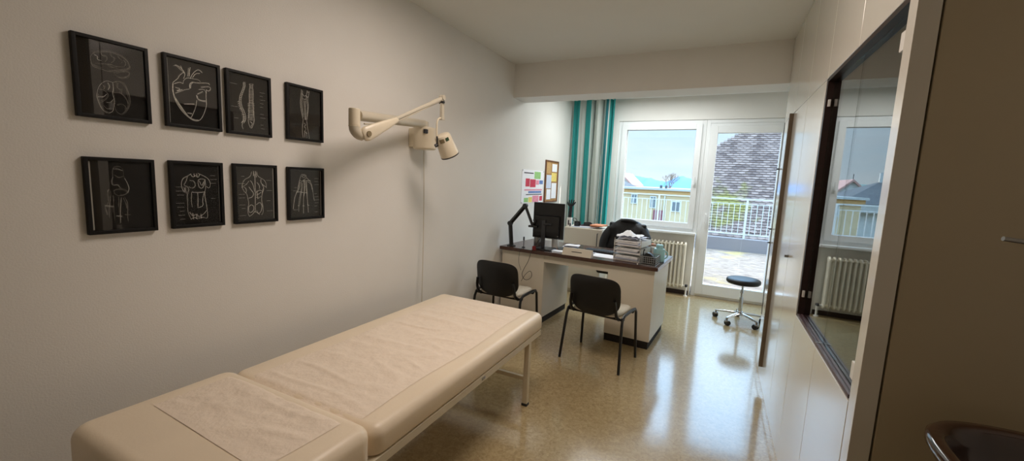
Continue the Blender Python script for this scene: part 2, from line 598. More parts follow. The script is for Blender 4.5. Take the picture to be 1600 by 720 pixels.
# ------------------------------------------------------------------ framed prints
STROKES = {
 'brain': [[(-60,57),(-61,74),(-50,90),(-34,99),(-13,106),(8,107),(29,101),(46,90),(54,73),(55,60),(43,51),(26,46),(4,37),(-17,31),(-29,36),(-45,36),(-57,39),(-60,57)],[(-60,50),(-49,41),(-29,41)],[(4,31),(11,19),(28,18),(44,24),(52,37),(50,49),(25,41),(4,31)],[(-49,83),(-39,80),(-42,67),(-30,67)],[(-30,96),(-24,84),(-14,90),(-11,78),(-20,65)],[(-1,104),(1,91),(11,89),(8,75),(-3,66)],[(20,99),(24,87),(34,84),(29,72)],[(37,88),(43,76),(37,61)],[(-48,53),(-32,55),(-7,60),(9,56),(35,60)],[(-16,58),(0,51),(17,50)],[(-1,-7),(-19,-4),(-35,-17),(-46,-38),(-51,-66),(-47,-91),(-38,-116),(-22,-127),(-7,-119),(-3,-99)],[(-1,-7),(17,3),(34,-5),(43,-30),(48,-63),(39,-103),(21,-125),(4,-120),(0,-99)],[(-1,-7),(0,-34),(-5,-46),(0,-72),(-2,-99)],[(-42,-43),(-28,-42),(-14,-56),(-24,-76),(-41,-90)],[(-33,-20),(-25,-29),(-32,-43)],[(14,-4),(11,-26),(26,-29),(21,-46),(38,-48)],[(-3,-45),(21,-41),(37,-59),(41,-81)],[(-33,-99),(-26,-111),(-13,-106)],[(7,-92),(19,-82),(33,-90),(30,-110)],[(-48,-70),(-31,-67),(-22,-55)],[(-16,-11),(-10,-25),(-17,-38)],[(-24,-87),(-11,-85),(-4,-72)]],
 'heart': [[(-76,35),(-79,15),(-78,-10),(-71,-39),(-57,-67),(-39,-90),(-19,-107),(-1,-115),(16,-114),(29,-100),(40,-77),(51,-43),(52,-27),(51,5),(54,32)],[(-75,31),(-77,13),(-76,-10),(-67,-38),(-53,-65),(-36,-88),(-17,-104),(0,-111),(15,-110)],[(-74,-29),(-62,-47),(-45,-70),(-28,-93)],[(-71,-26),(-59,-46),(-43,-71)],[(-76,35),(-65,48),(-55,58),(-52,68),(-38,84),(-31,89)],[(-70,106),(-59,109),(-49,99),(-36,90),(-31,83)],[(-66,111),(-55,111),(-45,104),(-33,93)],[(-44,113),(-38,97),(-27,84),(-35,60)],[(-7,115),(-11,96),(-13,75)],[(-14,110),(-18,74)],[(40,103),(26,115),(9,101),(-4,80),(-9,66)],[(30,98),(13,94),(0,73)],[(-38,39),(-35,55),(-21,68),(3,68),(22,70),(31,62)],[(-13,24),(-13,44),(0,55),(11,52),(65,64),(68,56)],[(-10,24),(-8,43),(2,52)],[(32,38),(70,49),(72,36),(61,26),(54,32)],[(-69,-8),(-51,3),(-30,15),(-14,21)],[(-68,17),(-46,14),(-69,-1),(-42,13)],[(-72,31),(-51,43),(-38,39)],[(14,-2),(18,-17),(32,-20),(50,-19)],[(16,4),(39,21)],[(12,0),(15,-19),(31,-24),(50,-23)],[(13,-23),(7,-56),(-7,-90),(-15,-107)],[(-38,-48),(2,-41)],[(-28,-85),(-9,-85)],[(22,26),(44,33),(54,16)]],
 'spine': [[(-25,102),(-25,84),(-33,62),(-44,35),(-48,9),(-44,-16),(-35,-35),(-27,-60),(-29,-81),(-39,-95)],[(-16,104),(-16,86),(-24,64),(-35,37),(-39,10),(-35,-15),(-25,-34),(-18,-58),(-19,-79),(-29,-94)],[(-34,-94),(-39,-108),(-33,-124)],[(-25,102),(-16,103)],[(-25,96),(-16,97)],[(-25,90),(-16,91)],[(-25,84),(-16,85)],[(-28,77),(-19,78)],[(-30,70),(-21,70)],[(-33,62),(-24,63)],[(-37,53),(-28,54)],[(-41,44),(-31,44)],[(-44,35),(-35,35)],[(-46,26),(-36,26)],[(-47,17),(-38,18)],[(-48,9),(-39,9)],[(-48,9),(-55,3)],[(-47,0),(-38,1)],[(-47,0),(-54,-5)],[(-45,-8),(-36,-8)],[(-45,-8),(-52,-13)],[(-44,-16),(-35,-16)],[(-44,-16),(-51,-21)],[(-41,-22),(-32,-22)],[(-41,-22),(-48,-28)],[(-38,-29),(-29,-29)],[(-38,-29),(-45,-34)],[(-35,-35),(-25,-35)],[(-35,-35),(-41,-40)],[(-32,-43),(-23,-43)],[(-32,-43),(-39,-48)],[(-30,-51),(-20,-51)],[(-30,-51),(-37,-56)],[(-27,-60),(-18,-60)],[(-27,-60),(-34,-65)],[(-28,-67),(-18,-67)],[(-28,-67),(-35,-72)],[(-28,-74),(-19,-74)],[(-28,-74),(-35,-79)],[(-29,-81),(-20,-81)],[(-29,-81),(-36,-86)],[(-32,-85),(-23,-86)],[(-32,-85),(-39,-91)],[(-35,-90),(-26,-90)],[(-35,-90),(-42,-95)],[(4,101),(7,89),(2,64),(2,28),(1,2),(-1,-24),(-3,-51),(-7,-72),(-6,-93),(4,-115)],[(23,105),(19,91),(22,69),(20,32),(19,5),(20,-21),(20,-47),(23,-68),(20,-90),(8,-115)],[(4,101),(23,104)],[(7,94),(19,95)],[(7,87),(19,88)],[(7,79),(19,81)],[(3,71),(22,74)],[(3,64),(22,67)],[(2,57),(22,60)],[(2,49),(21,52)],[(2,42),(21,45)],[(2,35),(21,37)],[(1,28),(21,30)],[(1,20),(20,23)],[(1,13),(20,15)],[(1,6),(20,8)],[(-6,2),(1,6)],[(20,9),(26,8)],[(0,-2),(20,1)],[(-6,-5),(0,-2)],[(20,2),(26,0)],[(0,-9),(19,-7)],[(-6,-12),(0,-9)],[(19,-6),(26,-7)],[(0,-16),(19,-14)],[(-6,-20),(0,-16)],[(19,-13),(26,-15)],[(0,-24),(19,-22)],[(-7,-27),(0,-24)],[(19,-21),(25,-22)],[(-1,-31),(19,-29)],[(-7,-34),(-1,-31)],[(19,-28),(25,-30)],[(-1,-38),(18,-36)],[(-7,-42),(-1,-38)],[(19,-35),(25,-37)],[(-1,-46),(18,-44)],[(-7,-49),(-1,-46)],[(18,-43),(25,-44)],[(-1,-53),(18,-51)],[(-8,-56),(-1,-53)],[(18,-50),(24,-52)],[(-2,-61),(18,-59)],[(-8,-64),(-2,-61)],[(18,-58),(24,-59)],[(-2,-68),(18,-66)],[(-2,-75),(17,-74)],[(1,-82),(15,-90),(5,-107)]],
 'leg': [[(-19,130),(-23,97),(-28,64),(-25,28),(-18,-9),(-12,-35)],[(-12,126),(-16,88),(-19,61),(-16,24),(-10,-18)],[(19,132),(9,104),(11,71),(18,46),(14,7),(7,-32)],[(30,132),(26,107),(18,84),(24,47),(18,2),(13,-31)],[(14,131),(19,122),(30,127)],[(9,104),(18,92),(25,104)],[(-6,74),(-3,31),(-2,-6),(-1,-33)],[(3,75),(5,33),(4,-33)],[(-15,109),(-3,96),(9,104)],[(-13,83),(0,80),(12,85)],[(-12,-35),(-16,-63),(-19,-96),(-14,-133)],[(10,-32),(14,-70),(21,-102),(26,-134)],[(-8,-51),(6,-60),(-8,-72),(8,-81),(-5,-99),(12,-108)],[(-4,-94),(-3,-132)],[(7,-98),(11,-133)]],
 'foot': [[(-24,73),(-24,97),(-20,112),(-7,116),(5,113),(10,98),(8,83),(12,69)],[(-21,106),(-6,107),(7,100)],[(-24,73),(-29,54),(-26,40),(-11,45),(-3,31)],[(12,69),(19,52),(24,31),(19,11)],[(-24,21),(-12,28),(10,26),(21,14),(9,2),(-10,-1),(-23,7),(-24,21)],[(-38,26),(-44,12),(-40,-12),(-49,-40)],[(-34,21),(-34,-7),(-40,-36),(-42,-64),(-43,-88)],[(-28,2),(-28,-31),(-28,-60),(-28,-98)],[(-12,-5),(-12,-37),(-13,-70),(-12,-112)],[(-3,-8),(-6,-37),(-9,-71),(-10,-109)],[(4,-8),(11,-33),(13,-57),(26,-60)],[(8,-6),(16,-33),(12,-81),(14,-106)],[(-54,-38),(-27,-43)],[(-53,-45),(-47,-73)],[(-22,-80),(-4,-83)],[(4,-76),(20,-77)],[(-20,83),(-6,73),(9,79)]],
 'torso': [[(-23,94),(-37,84),(-56,73),(-63,54),(-63,32),(-54,11)],[(4,97),(29,86),(50,70),(56,46),(48,27),(38,37)],[(-25,92),(-17,78),(-4,88),(5,76),(12,93)],[(-12,94),(-9,81)],[(0,95),(1,81)],[(-37,82),(-44,59),(-55,41),(-39,36),(-34,23),(-43,0),(-41,-37),(-44,-70),(-39,-93),(-32,-113)],[(33,70),(35,32),(28,8),(31,-25),(36,-64),(38,-108),(31,-112)],[(5,67),(18,73),(33,70),(30,46),(20,27),(8,32),(3,51),(5,67)],[(9,62),(18,37),(28,60)],[(-30,64),(-10,60),(-7,36),(-24,27),(-35,36)],[(-24,11),(0,8),(28,11)],[(0,8),(0,-25),(-2,-62)],[(-24,9),(-28,-24),(-25,-57)],[(26,6),(18,-25),(21,-54),(2,-60)],[(-37,-80),(-25,-99),(-8,-90),(0,-105),(21,-92),(35,-74)],[(-32,-113),(-17,-104),(-5,-114)],[(-3,-110),(17,-106),(31,-112)],[(-24,-85),(-22,-113)],[(-8,-90),(-11,-112)],[(9,-91),(10,-111)],[(-52,32),(-51,9)],[(-48,32),(-45,6)]],
 'back': [[(-18,113),(-22,96),(-31,84),(-52,74),(-64,58),(-69,34),(-61,16),(-50,1)],[(8,114),(10,95),(22,83),(46,72),(56,52),(56,30)],[(-8,116),(-9,92)],[(1,116),(5,85)],[(-34,65),(-48,46),(-65,37)],[(-56,34),(-47,20),(-50,4)],[(29,76),(26,59),(38,45),(55,35)],[(33,49),(43,30),(34,5),(29,-19)],[(-3,102),(-3,54),(-3,6),(-5,-42),(-7,-96)],[(-35,35),(-21,16),(-10,1),(-20,-18),(-37,-22)],[(-47,1),(-41,-27),(-38,-51),(-45,-75),(-44,-99),(-37,-116)],[(37,25),(31,-9),(28,-39),(35,-68),(36,-98),(26,-112)],[(0,6),(18,20),(32,15)],[(2,-9),(19,1),(27,8)],[(0,-18),(16,-24),(26,-12)],[(5,15),(9,-28)],[(-38,-65),(-26,-54),(-12,-66),(-17,-90),(-37,-99),(-41,-80),(-38,-65)],[(0,-57),(18,-43),(30,-58),(27,-88),(11,-107),(0,-86)],[(-37,-116),(-20,-105),(-8,-89),(16,-109)],[(-27,68),(-13,49),(-7,11)],[(7,59),(21,40),(18,25)]],
 'hand': [[(-28,109),(-34,94),(-40,78),(-27,68),(-7,81),(6,91),(-1,110),(-28,109)],[(-26,99),(-10,105),(1,98),(-15,90),(-26,99)],[(-40,78),(-46,51),(-54,18),(-62,3),(-74,-25),(-79,-54),(-83,-87)],[(-36,66),(-43,32),(-54,8)],[(-27,68),(-30,32),(-38,-7),(-48,-40),(-49,-103)],[(-24,61),(-25,22),(-36,-21),(-43,-65)],[(-13,80),(-12,32),(-16,-12),(-19,-61),(-19,-115)],[(-8,76),(-7,27),(-15,-17)],[(3,76),(5,37),(6,-7),(8,-47),(13,-111)],[(-1,66),(4,12),(7,-32)],[(6,91),(28,71),(39,47),(44,17),(49,-18),(54,-43)],[(12,69),(31,59),(41,22)],[(6,76),(31,74)],[(-62,8),(-39,10),(-17,5),(8,5)],[(-24,71),(3,74)],[(-53,-69),(-43,-70)],[(-24,-70),(-13,-71)],[(8,-66),(19,-69)]],
}



def picture(kind, y0, y1, z0, z1, label, strip=None, tilt=0.0):
    yc, zc = (y0 + y1) / 2, (z0 + z1) / 2
    t = thing('framed_print', label, 'picture', (XL, yc, z0), 0, 'framed anatomy prints')
    w, d = 0.0135, 0.022
    f = MB()
    f.box((XL + .001, y0, z0), (XL + d, y0 + w, z1), 0.002)
    f.box((XL + .001, y1 - w, z0), (XL + d, y1, z1), 0.002)
    f.box((XL + .001, y0 + w - .001, z0), (XL + d, y1 - w + .001, z0 + w), 0.002)
    f.box((XL + .001, y0 + w - .001, z1 - w), (XL + d, y1 - w + .001, z1), 0.002)
    f.build('frame', 'frame_black', t, world=True)
    MB().box((XL + .002, y0 + w - .002, z0 + w - .002), (XL + .010, y1 - w + .002, z1 - w + .002)).build('print_sheet', 'art', t, world=True)
    g = MB()
    rnd = random.Random(hash(kind) % 1000 if False else len(kind) * 7 + 3)
    wd = {'brain': .0009, 'heart': .0016, 'spine': .0012, 'leg': .0013, 'foot': .0008, 'torso': .0012, 'back': .0014, 'hand': .0014}[kind]
    for st in STROKES[kind]:
        pts = [(yc + p[0] / 1000.0, zc + p[1] / 1000.0) for p in st]
        if len(pts) > 2:
            sm = [pts[0]]
            for a, b in zip(pts, pts[1:]):
                sm += [(a[0] * .75 + b[0] * .25, a[1] * .75 + b[1] * .25), (a[0] * .25 + b[0] * .75, a[1] * .25 + b[1] * .75)]
            pts = sm + [pts[-1]]
        faint = kind in ('brain', 'foot')
        g.ribbon(pts, wd * rnd.uniform(.7, 1.3), XL + .0106, 1 if faint and rnd.random() < .6 else 0)
        for rep in range(3):                    # loose sketch strokes around every contour
            ox, oz, ph = rnd.uniform(-.0035, .0035), rnd.uniform(-.0035, .0035), rnd.uniform(0, 50)
            a, b = sorted((rnd.uniform(0, .5), rnd.uniform(.4, 1)))
            sub = pts[int(a * len(pts)):max(int(b * len(pts)), int(a * len(pts)) + 2)]
            if len(sub) > 1:
                q = [(p[0] + ox + .002 * noise.noise(Vector((p[0] * 60, p[1] * 60, ph))), p[1] + oz + .002 * noise.noise(Vector((p[0] * 60, p[1] * 60, ph + 9)))) for p in sub]
                g.ribbon(q, .0008, XL + .01055, 1)
    # fine engraved caption lines beside the figure
    if kind in ('torso', 'back', 'hand', 'spine'):
        for k in range(12):
            zz = zc - .11 + k * .018
            s = rnd.choice((-1, 1))
            g.ribbon([(yc + s * .055, zz), (yc + s * rnd.uniform(.07, .09), zz)], .0006, XL + .0106)
    g.build('drawing', ['line', 'line_dim'], t, world=True)
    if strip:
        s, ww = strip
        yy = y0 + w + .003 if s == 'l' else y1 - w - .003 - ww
        MB().box((XL + .0102, yy, z0 + w + .004), (XL + .0112, yy + ww, z1 - w - .004)).build('pale_strip', 'grey_strip', t, world=True)  # narrow pale strip along one inner side of the frame
    MB().box((XL + .0145, y0 + w - .002, z0 + w - .002), (XL + .0165, y1 - w + .002, z1 - w + .002)).build('glass', 'glass', t, world=True)


picture('brain', .668, .894, 1.712, 2.012, 'framed dark print of a brain in two views, leftmost of the upper row')
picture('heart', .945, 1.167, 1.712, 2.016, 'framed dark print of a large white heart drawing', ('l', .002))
picture('spine', 1.192, 1.412, 1.711, 2.015, 'framed dark print of two upright spines side by side')
picture('leg', 1.500, 1.729, 1.716, 2.018, 'framed dark print of leg bones, in the upper row nearest the lamp')
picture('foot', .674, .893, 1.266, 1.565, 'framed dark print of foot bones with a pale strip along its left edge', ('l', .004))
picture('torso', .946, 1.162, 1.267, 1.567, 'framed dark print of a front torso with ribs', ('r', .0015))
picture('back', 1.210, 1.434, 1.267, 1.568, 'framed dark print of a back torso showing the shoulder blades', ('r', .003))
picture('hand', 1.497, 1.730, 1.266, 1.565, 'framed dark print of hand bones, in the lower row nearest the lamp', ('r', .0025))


# ------------------------------------------------------------------ examination couch
def couch():
    t = thing('examination_couch', 'cream padded examination couch with raised head section beside the left wall', 'couch', (-1.475, 1.62, 0))
    x0, x1 = -1.948, -1.045

    def pad(mb, lo, hi, r, crown):
        tmp = bmesh.new()
        bmesh.ops.create_cube(tmp, size=1.0)
        for v in tmp.verts:
            v.co = Vector([lo[i] + (v.co[i] + .5) * (hi[i] - lo[i]) for i in range(3)])
        # round the plan corners first, then the long edges
        ve = [e for e in tmp.edges if abs(e.verts[0].co.z - e.verts[1].co.z) > 1e-4]
        bmesh.ops.bevel(tmp, geom=ve, offset=.06, segments=6, profile=.5, affect='EDGES')
        te = [e for e in tmp.edges if e.verts[0].co.z > hi[2] - 1e-4 and e.verts[1].co.z > hi[2] - 1e-4]
        bmesh.ops.bevel(tmp, geom=te, offset=r, segments=7, profile=.5, affect='EDGES')
        be = [e for e in tmp.edges if e.verts[0].co.z < lo[2] + 1e-4 and e.verts[1].co.z < lo[2] + 1e-4]
        bmesh.ops.bevel(tmp, geom=be, offset=.018, segments=3, profile=.5, affect='EDGES')
        mb._take(tmp)
        return mb
    pad(MB(), (x0, 1.045, .492), (x1, 2.705, .609), .045, 0).build('mattress', 'couch', t, world=True, sharp=50)
    hb = pad(MB(), (x0 + .030, .50, .500), (x1 + .012, 1.040, .645), .045, 0)
    tilt = Matrix.Translation((0, 1.04, .5)) @ Matrix.Rotation(math.radians(-0.8), 4, 'X') @ Matrix.Translation((0, -1.04, -.5))
    bmesh.ops.transform(hb.bm, matrix=tilt, verts=hb.bm.verts)
    hb.build('head_cushion', 'couch', t, world=True, sharp=50)
    f = MB()
    f.box((-1.085, .52, .452), (-1.047, 2.66, .492), .004)
    f.box((-1.90, .52, .452), (-1.862, 2.66, .492), .004)
    f.box((-1.865, .52, .452), (-1.080, .558, .490), .004)
    f.box((-1.865, 2.60, .452), (-1.080, 2.638, .490), .004)
    f.build('frame', 'cream_metal', t, world=True)
    for x in (-1.88, -1.066):
        for y in (.72, 2.48):
            l = MB().box((x - .018, y - .018, .012), (x + .018, y + .018, .456), .003).build('leg', 'cream_metal', t, world=True)
            MB().box((x - .021, y - .021, 0), (x + .021, y + .021, .018), .003).build('foot_cap', 'dark_grey', l, world=True)
    for y in (.72, 2.48):
        MB().box((-1.864, y - .012, .178), (-1.082, y + .012, .206), .003).build('crossbar', 'cream_metal', t, world=True)
    MB().box((-1.048, 1.83, .466), (-1.0455, 1.865, .480), .0005).build('maker_plate', 'steel', t, world=True)

    # crepe paper cover drawn over both sections
    def top(y, x):
        if y > 1.10:
            z = .6098
        elif y > 1.035:
            k = (y - 1.035) / .065
            z = .588 + .0218 * min(1, k * 1.2)
        else:
            k = (1.035 - y) / .06
            z = .6458 if k > 1 else .592 + .0538 * math.sin(min(1, k) * PI / 2)
            z += (1.04 - y) * .014
        return z

    def fn(u, v):
        y = .690 + 1.97 * v + (.022 * (1 - u) * (1 - v) ** 6)
        xa = -1.815 + .010 * math.sin(y * 5)
        xb = -1.150 + .008 * math.sin(y * 7 + 1)
        x = xa + (xb - xa) * u
        n = noise.noise(Vector((x * 3, y * 16, 0))) * .5 + noise.noise(Vector((x * 22, y * 22, 4))) * .55
        n += 1.5 * max(0, noise.noise(Vector((x * 1.3 + y, y * 11, 9)))) + 1.0 * (1 - min(1, 5 * abs(noise.noise(Vector((x * 2.2 + y * .6, y * 7, 21))))))
        e = min(1, min(u, 1 - u) * 8, v * 14 + .1, (1 - v) * 14 + .1)
        z = top(y, x) + .0006 + .0050 * max(0, n + .25) * e
        return (x, y, z)
    p = MB().grid(70, 260, fn).build('paper_cover', 'paper_roll', sharp=180)
    tag(p, 'crinkled strip of crepe paper laid along the cream examination couch', 'paper sheet')
    recenter(p)


couch()


# ------------------------------------------------------------------ visitor chairs
def visitor_chair(label, loc, rz):
    t = thing('visitor_chair', label, 'chair', loc, rz, 'visitor chairs in front of the desk')
    for s in (-1, 1):
        pts = [(s * .272, -.225, 0), (s * .252, -.17, .40), (s * .248, -.15, .445), (s * .247, -.10, .462), (s * .247, .10, .466), (s * .248, .165, .458), (s * .25, .19, .43), (s * .268, .215, 0)]
        q = [Vector(p) for p in pts]
        l1 = MB().tube([q[0], q[1], q[2], q[3], (s * .247, 0, .465)], .0115, 10, ry=.015)
        l1.build('leg', 'black_metal', t)
        l2 = MB().tube([q[7], q[6], q[5], q[4], (s * .247, 0, .465)], .0115, 10, ry=.015)
        l2.build('leg', 'black_metal', t)
    c = MB()
    c.tube([(-.248, -.125, .428), (.248, -.125, .428)], .011, 8)
    c.tube([(-.248, .12, .440), (.248, .12, .440)], .011, 8)
    for s in (-1, 1):
        c.tube([(s * .247, -.125, .43), (s * .247, -.125, .462)], .010, 8)
        c.tube([(s * .247, .12, .44), (s * .247, .12, .466)], .010, 8)
    c.build('crossbar', 'black_metal', t)

    # seat: softly dished cushion on a thin black pan
    def seat(u, v, z0, z1, gx, gy):
        pass

    def rr(n, a, b, r, e=4.0):
        out = []
        for k in range(n):
            th = 2 * PI * k / n
            cx, sy = math.cos(th), math.sin(th)
            out.append((a * math.copysign(abs(cx) ** (2 / e), cx), b * math.copysign(abs(sy) ** (2 / e), sy)))
        return out
    n = 48
    base = rr(n, .225, .205, .05)
    prof = [(0, .444), (.9, .444), (.985, .449), (1.0, .462), (.985, .476), (.90, .484), (.5, .481), (0, .479)]
    tmp = bmesh.new()
    rings = []
    for s_, z in prof:
        rings.append([tmp.verts.new((x * s_, y * s_ + .02, z - .02 * max(0, (y * s_ - .12) / .085) ** 2 * (1 if y > 0 else 0))) for x, y in base] if s_ > 0 else [tmp.verts.new((0, .02, z))])
    for A, B in zip(rings, rings[1:]):
        for k in range(n):
            k2 = (k + 1) % n
            if len(A) == 1:
                tmp.faces.new((A[0], B[k2], B[k]))
            elif len(B) == 1:
                tmp.faces.new((A[k], A[k2], B[0]))
            else:
                tmp.faces.new((A[k], A[k2], B[k2], B[k]))
    bmesh.ops.recalc_face_normals(tmp, faces=tmp.faces)
    mb = MB()
    mb._take(tmp)
    mb.build('seat', 'seat_fab', t, sharp=60)

    # backrest: bowed shell with a pad on its front
    def back(th, off, grow):
        def fn(u, v):
            a = 2 * PI * u
            e = 2 / 4.2
            cx, sz = math.cos(a), math.sin(a)
            px = math.copysign(abs(cx) ** e, cx) * (.228 + grow)
            pz = math.copysign(abs(sz) ** e, sz) * (.150 + grow)
            if sz < 0:                      # lower edge droops in the middle
                pz *= 1.0
                pz -= .045 * (1 - (px / .228) ** 2) * (-sz) ** .5 if abs(px) < .228 else 0
            return px, pz
        return fn
    def shell(name, y_back, y_front, sc_, material, dome):
        tmp = bmesh.new()
        m = 56
        def bow(x):
            return .045 * (x / .228) ** 2
        rings = []
        steps = [(0.0, y_back), (.5, y_back), (.93, y_back + .002), (1.0, y_back + .010), (1.0, y_front - .008), (.94, y_front), (.5, y_front + dome * .7), (0, y_front + dome)]
        f = back(0, 0, 0)
        for s_, yy in steps:
            if s_ == 0:
                rings.append([tmp.verts.new((0, yy - .235, .635))])
                continue
            R = []
            for k in range(m):
                px, pz = f(k / m, 0)
                px *= s_ * sc_
                pz *= s_ * sc_
                R.append(tmp.verts.new((px, yy - .235 + bow(px) - (pz) * .16, .635 + pz)))
            rings.append(R)
        for A, B in zip(rings, rings[1:]):
            for k in range(m):
                k2 = (k + 1) % m
                if len(A) == 1:
                    tmp.faces.new((A[0], B[k2], B[k]))
                elif len(B) == 1:
                    tmp.faces.new((A[k], A[k2], B[0]))
                else:
                    tmp.faces.new((A[k], A[k2], B[k2], B[k]))
        bmesh.ops.recalc_face_normals(tmp, faces=tmp.faces)
        mb = MB()
        mb._take(tmp)
        return mb.build(name, material, t, sharp=50)
    bs = shell('backrest', 0, .018, 1.0, 'black', 0)
    shell('back_cushion', .018, .036, .985, 'seat_fab', .008)
    for s in (-1, 1):
        MB().tube([(s * .205, -.125, .428), (s * .205, -.185, .46), (s * .205, -.212, .53), (s * .195, -.218, .60)], .012, 8, ry=.016, smooth=1).build('back_support', 'black_metal', t)
    return t


visitor_chair('black visitor chair with pale seat, standing before the right half of the desk', (-.835, 3.545, 0), math.radians(-8))
visitor_chair('black visitor chair with pale seat, between left wall and couch end', (-1.802, 3.56, 0), math.radians(-2))


# ------------------------------------------------------------------ wall mounted examination lamp
def exam_lamp():
    t = thing('examination_lamp', 'cream jointed examination lamp on a wall mount above the couch', 'lamp', (XL, 2.60, 1.74))
    b = MB()
    b.lathe([(0, 0), (.078, 0), (.088, .008), (.090, .02), (.090, .150), (.086, .162), (.06, .168), (0, .168)], Matrix.Translation((-2.058, 2.575, 1.748)), 36)
    b.box((XL + .001, 2.50, 1.765), (-2.06, 2.65, 1.905), .01)
    m = b.build('wall_mount', 'lamp_cream', t, world=True)
    MB().box((-2.005, 2.49, 1.862), (-1.985, 2.535, 1.892), .003).build('switch', 'dark_grey', m, world=True)
    # extension arm folded back along the wall to the elbow
    e = MB()
    ex, ey = -1.85, 1.700
    e.cyl((-2.045, 2.55, 1.915), (-2.045, 2.55, 1.955), .034, bev=.004)
    A, B = Vector((-2.04, 2.55, 1.935)), Vector((ex, ey + .02, 1.868))
    e.tube([A + Vector((0, -.0, 0)), A.lerp(B, .45), A.lerp(B, .5), B], [.022, .024, .031, .034], 14, ry=.030)
    e.tube([B.lerp(A, .05) + Vector((.02, 0, -.045)), B.lerp(A, .42) + Vector((.018, 0, -.030))], .005, 6)
    e.build('extension_arm', 'lamp_grey', t, world=True)
    el = MB()
    el.cyl((ex, ey, 1.808), (ex, ey, 1.902), .031, seg=28, bev=.006)
    el.cyl((ex, ey, 1.803), (ex, ey, 1.809), .032, seg=28)
    el.build('elbow_sleeve', 'lamp_cream', t, world=True)
    kb = MB()
    # rounded knee below the sleeve leading to the pivot of the spring arm
    kb.tube([(ex, ey, 1.805), (ex + .001, ey + .002, 1.785), (ex + .006, ey + .022, 1.765), (ex + .012, ey + .050, 1.757)], [.031, .031, .032, .028], 18, smooth=1)
    kb.build('knee', 'lamp_grey', t, world=True)
    # spring arm
    P = Vector((-1.815, 1.757, 1.770))
    T = Vector((-1.760, 2.385, 2.082))
    d = (T - P)
    dn = d.normalized()
    f = MB()
    nrm = dn.cross(Vector((0, 0, 1))).normalized()
    upv = nrm.cross(dn).normalized()

    def fr(l, w, h):
        return (P + dn * l, w, h)
    prof = [(-.030, .010, .024), (-.020, .017, .036), (.0, .020, .042), (.06, .019, .038), (.16, .017, .027), (.235, .014, .017), (.255, .010, .012)]
    tmp = bmesh.new()
    rings = []
    for l, w, h in prof:
        rings.append([tmp.verts.new(P + dn * l + nrm * (w * math.copysign(abs(math.cos(k * PI / 10)) ** .5, math.cos(k * PI / 10))) + upv * (h * math.sin(k * PI / 10))) for k in range(20)])
    for R, S in zip(rings, rings[1:]):
        for k in range(20):
            tmp.faces.new((R[k], R[(k + 1) % 20], S[(k + 1) % 20], S[k]))
    tmp.faces.new(rings[0][::-1])
    tmp.faces.new(rings[-1])
    bmesh.ops.recalc_face_normals(tmp, faces=tmp.faces)
    f._take(tmp)
    far = f.build('arm_fairing', 'lamp_cream', t, world=True)
    side = nrm if nrm.x > 0 else -nrm
    MB().cyl(P + side * .017, P + side * .0235, .016, seg=20).build('pivot_cap', 'label_grey', far, world=True)
    s = MB()
    s.tube([P + dn * .22 + upv * .006, P + dn * .70, T - dn * .02 + upv * .004], [.011, .009, .010], 10, ry=.012)
    s.tube([P + dn * .22 - upv * .010, P + dn * .66 - upv * .014, T - dn * .03 - upv * .012], .0045, 8)
    s.tube([P + dn * .50, P + dn * .62, T - dn * .005], [.009, .016, .013], 10)
    s.build('spring_arm', 'lamp_grey', t, world=True)
    k = MB()
    k.cyl(T + Vector((-.018, 0, .004)), T + Vector((.018, 0, .004)), .018, seg=18, bev=.003)
    k.box((T.x - .011, T.y - .012, 1.945), (T.x + .011, T.y + .014, 2.085), .004)
    k.box((T.x - .014, T.y - .016, 1.935), (T.x + .014, T.y + .018, 1.955), .003)
    k.build('link', 'lamp_grey', t, world=True)
    MB().cyl(T + Vector((-.020, -.006, -.028)), T + Vector((.020, -.006, -.028)), .009, seg=12).build('screw', 'dark_grey', t, world=True)
    MB().tube([(T.x, T.y + .004, 1.948), (T.x, T.y - .03, 1.944), (T.x, T.y - .052, 1.925), (T.x, T.y - .055, 1.87), (T.x, T.y - .052, 1.820)], .0065, 8, smooth=2).build('hanger', 'lamp_cream', t, world=True)
    # lamp head
    hc = Vector((-1.757, 2.435, 1.770))
    ax = Vector((.12, .50, -.86)).normalized()
    q = Vector((0, 0, -1)).rotation_difference(ax).to_matrix().to_4x4()
    mt = Matrix.Translation(hc) @ q
    hd = MB()
    hd.lathe([(0, .080), (.040, .080), (.052, .074), (.057, .062), (.061, .0), (.066, -.070), (.066, -.078), (.061, -.078), (.060, -.060), (0, -.055)], mt, 40)
    ho = hd.build('lamp_head', 'lamp_cream', t, world=True)
    MB().lathe([(.067, -.074), (.067, -.082), (.058, -.084), (.056, -.074)], mt, 40).build('rim', 'black', ho, world=True)
    MB().lathe([(0, -.066), (.060, -.066), (.060, -.070), (0, -.070)], mt, 32).build('lens', 'lens', ho, world=True)
    # stickers near the top of the head
    def patch(a0, a1, z0, z1, r, m, nm):
        MB().grid(6, 1, lambda u, v: (mt @ Vector((r * math.cos(a0 + (a1 - a0) * u), r * math.sin(a0 + (a1 - a0) * u), z0 + (z1 - z0) * v)))).build(nm, m, ho, world=True)
    # the side of the head that faces the room
    inv = mt.to_3x3().inverted()
    dirc = inv @ Vector((1.76, -2.4, -.2)).normalized()
    a = math.atan2(dirc.y, dirc.x)
    patch(a - .55, a + .02, .035, .062, .0605, 'label_grey', 'label_strip')
    patch(a + .20, a + .62, .038, .062, .0605, 'label_green', 'label_strip')
    kn = MB()
    p = mt @ Vector((.060 * math.cos(a - 1.15), .060 * math.sin(a - 1.15), .03))
    kn.cyl(p, p + (mt.to_3x3() @ Vector((math.cos(a - 1.15), math.sin(a - 1.15), 0))) * .018, .012, seg=16)
    kn.cyl((T.x, T.y - .052, 1.825), p, .006)
    kn.build('tilt_knob', 'dark_grey', ho, world=True)
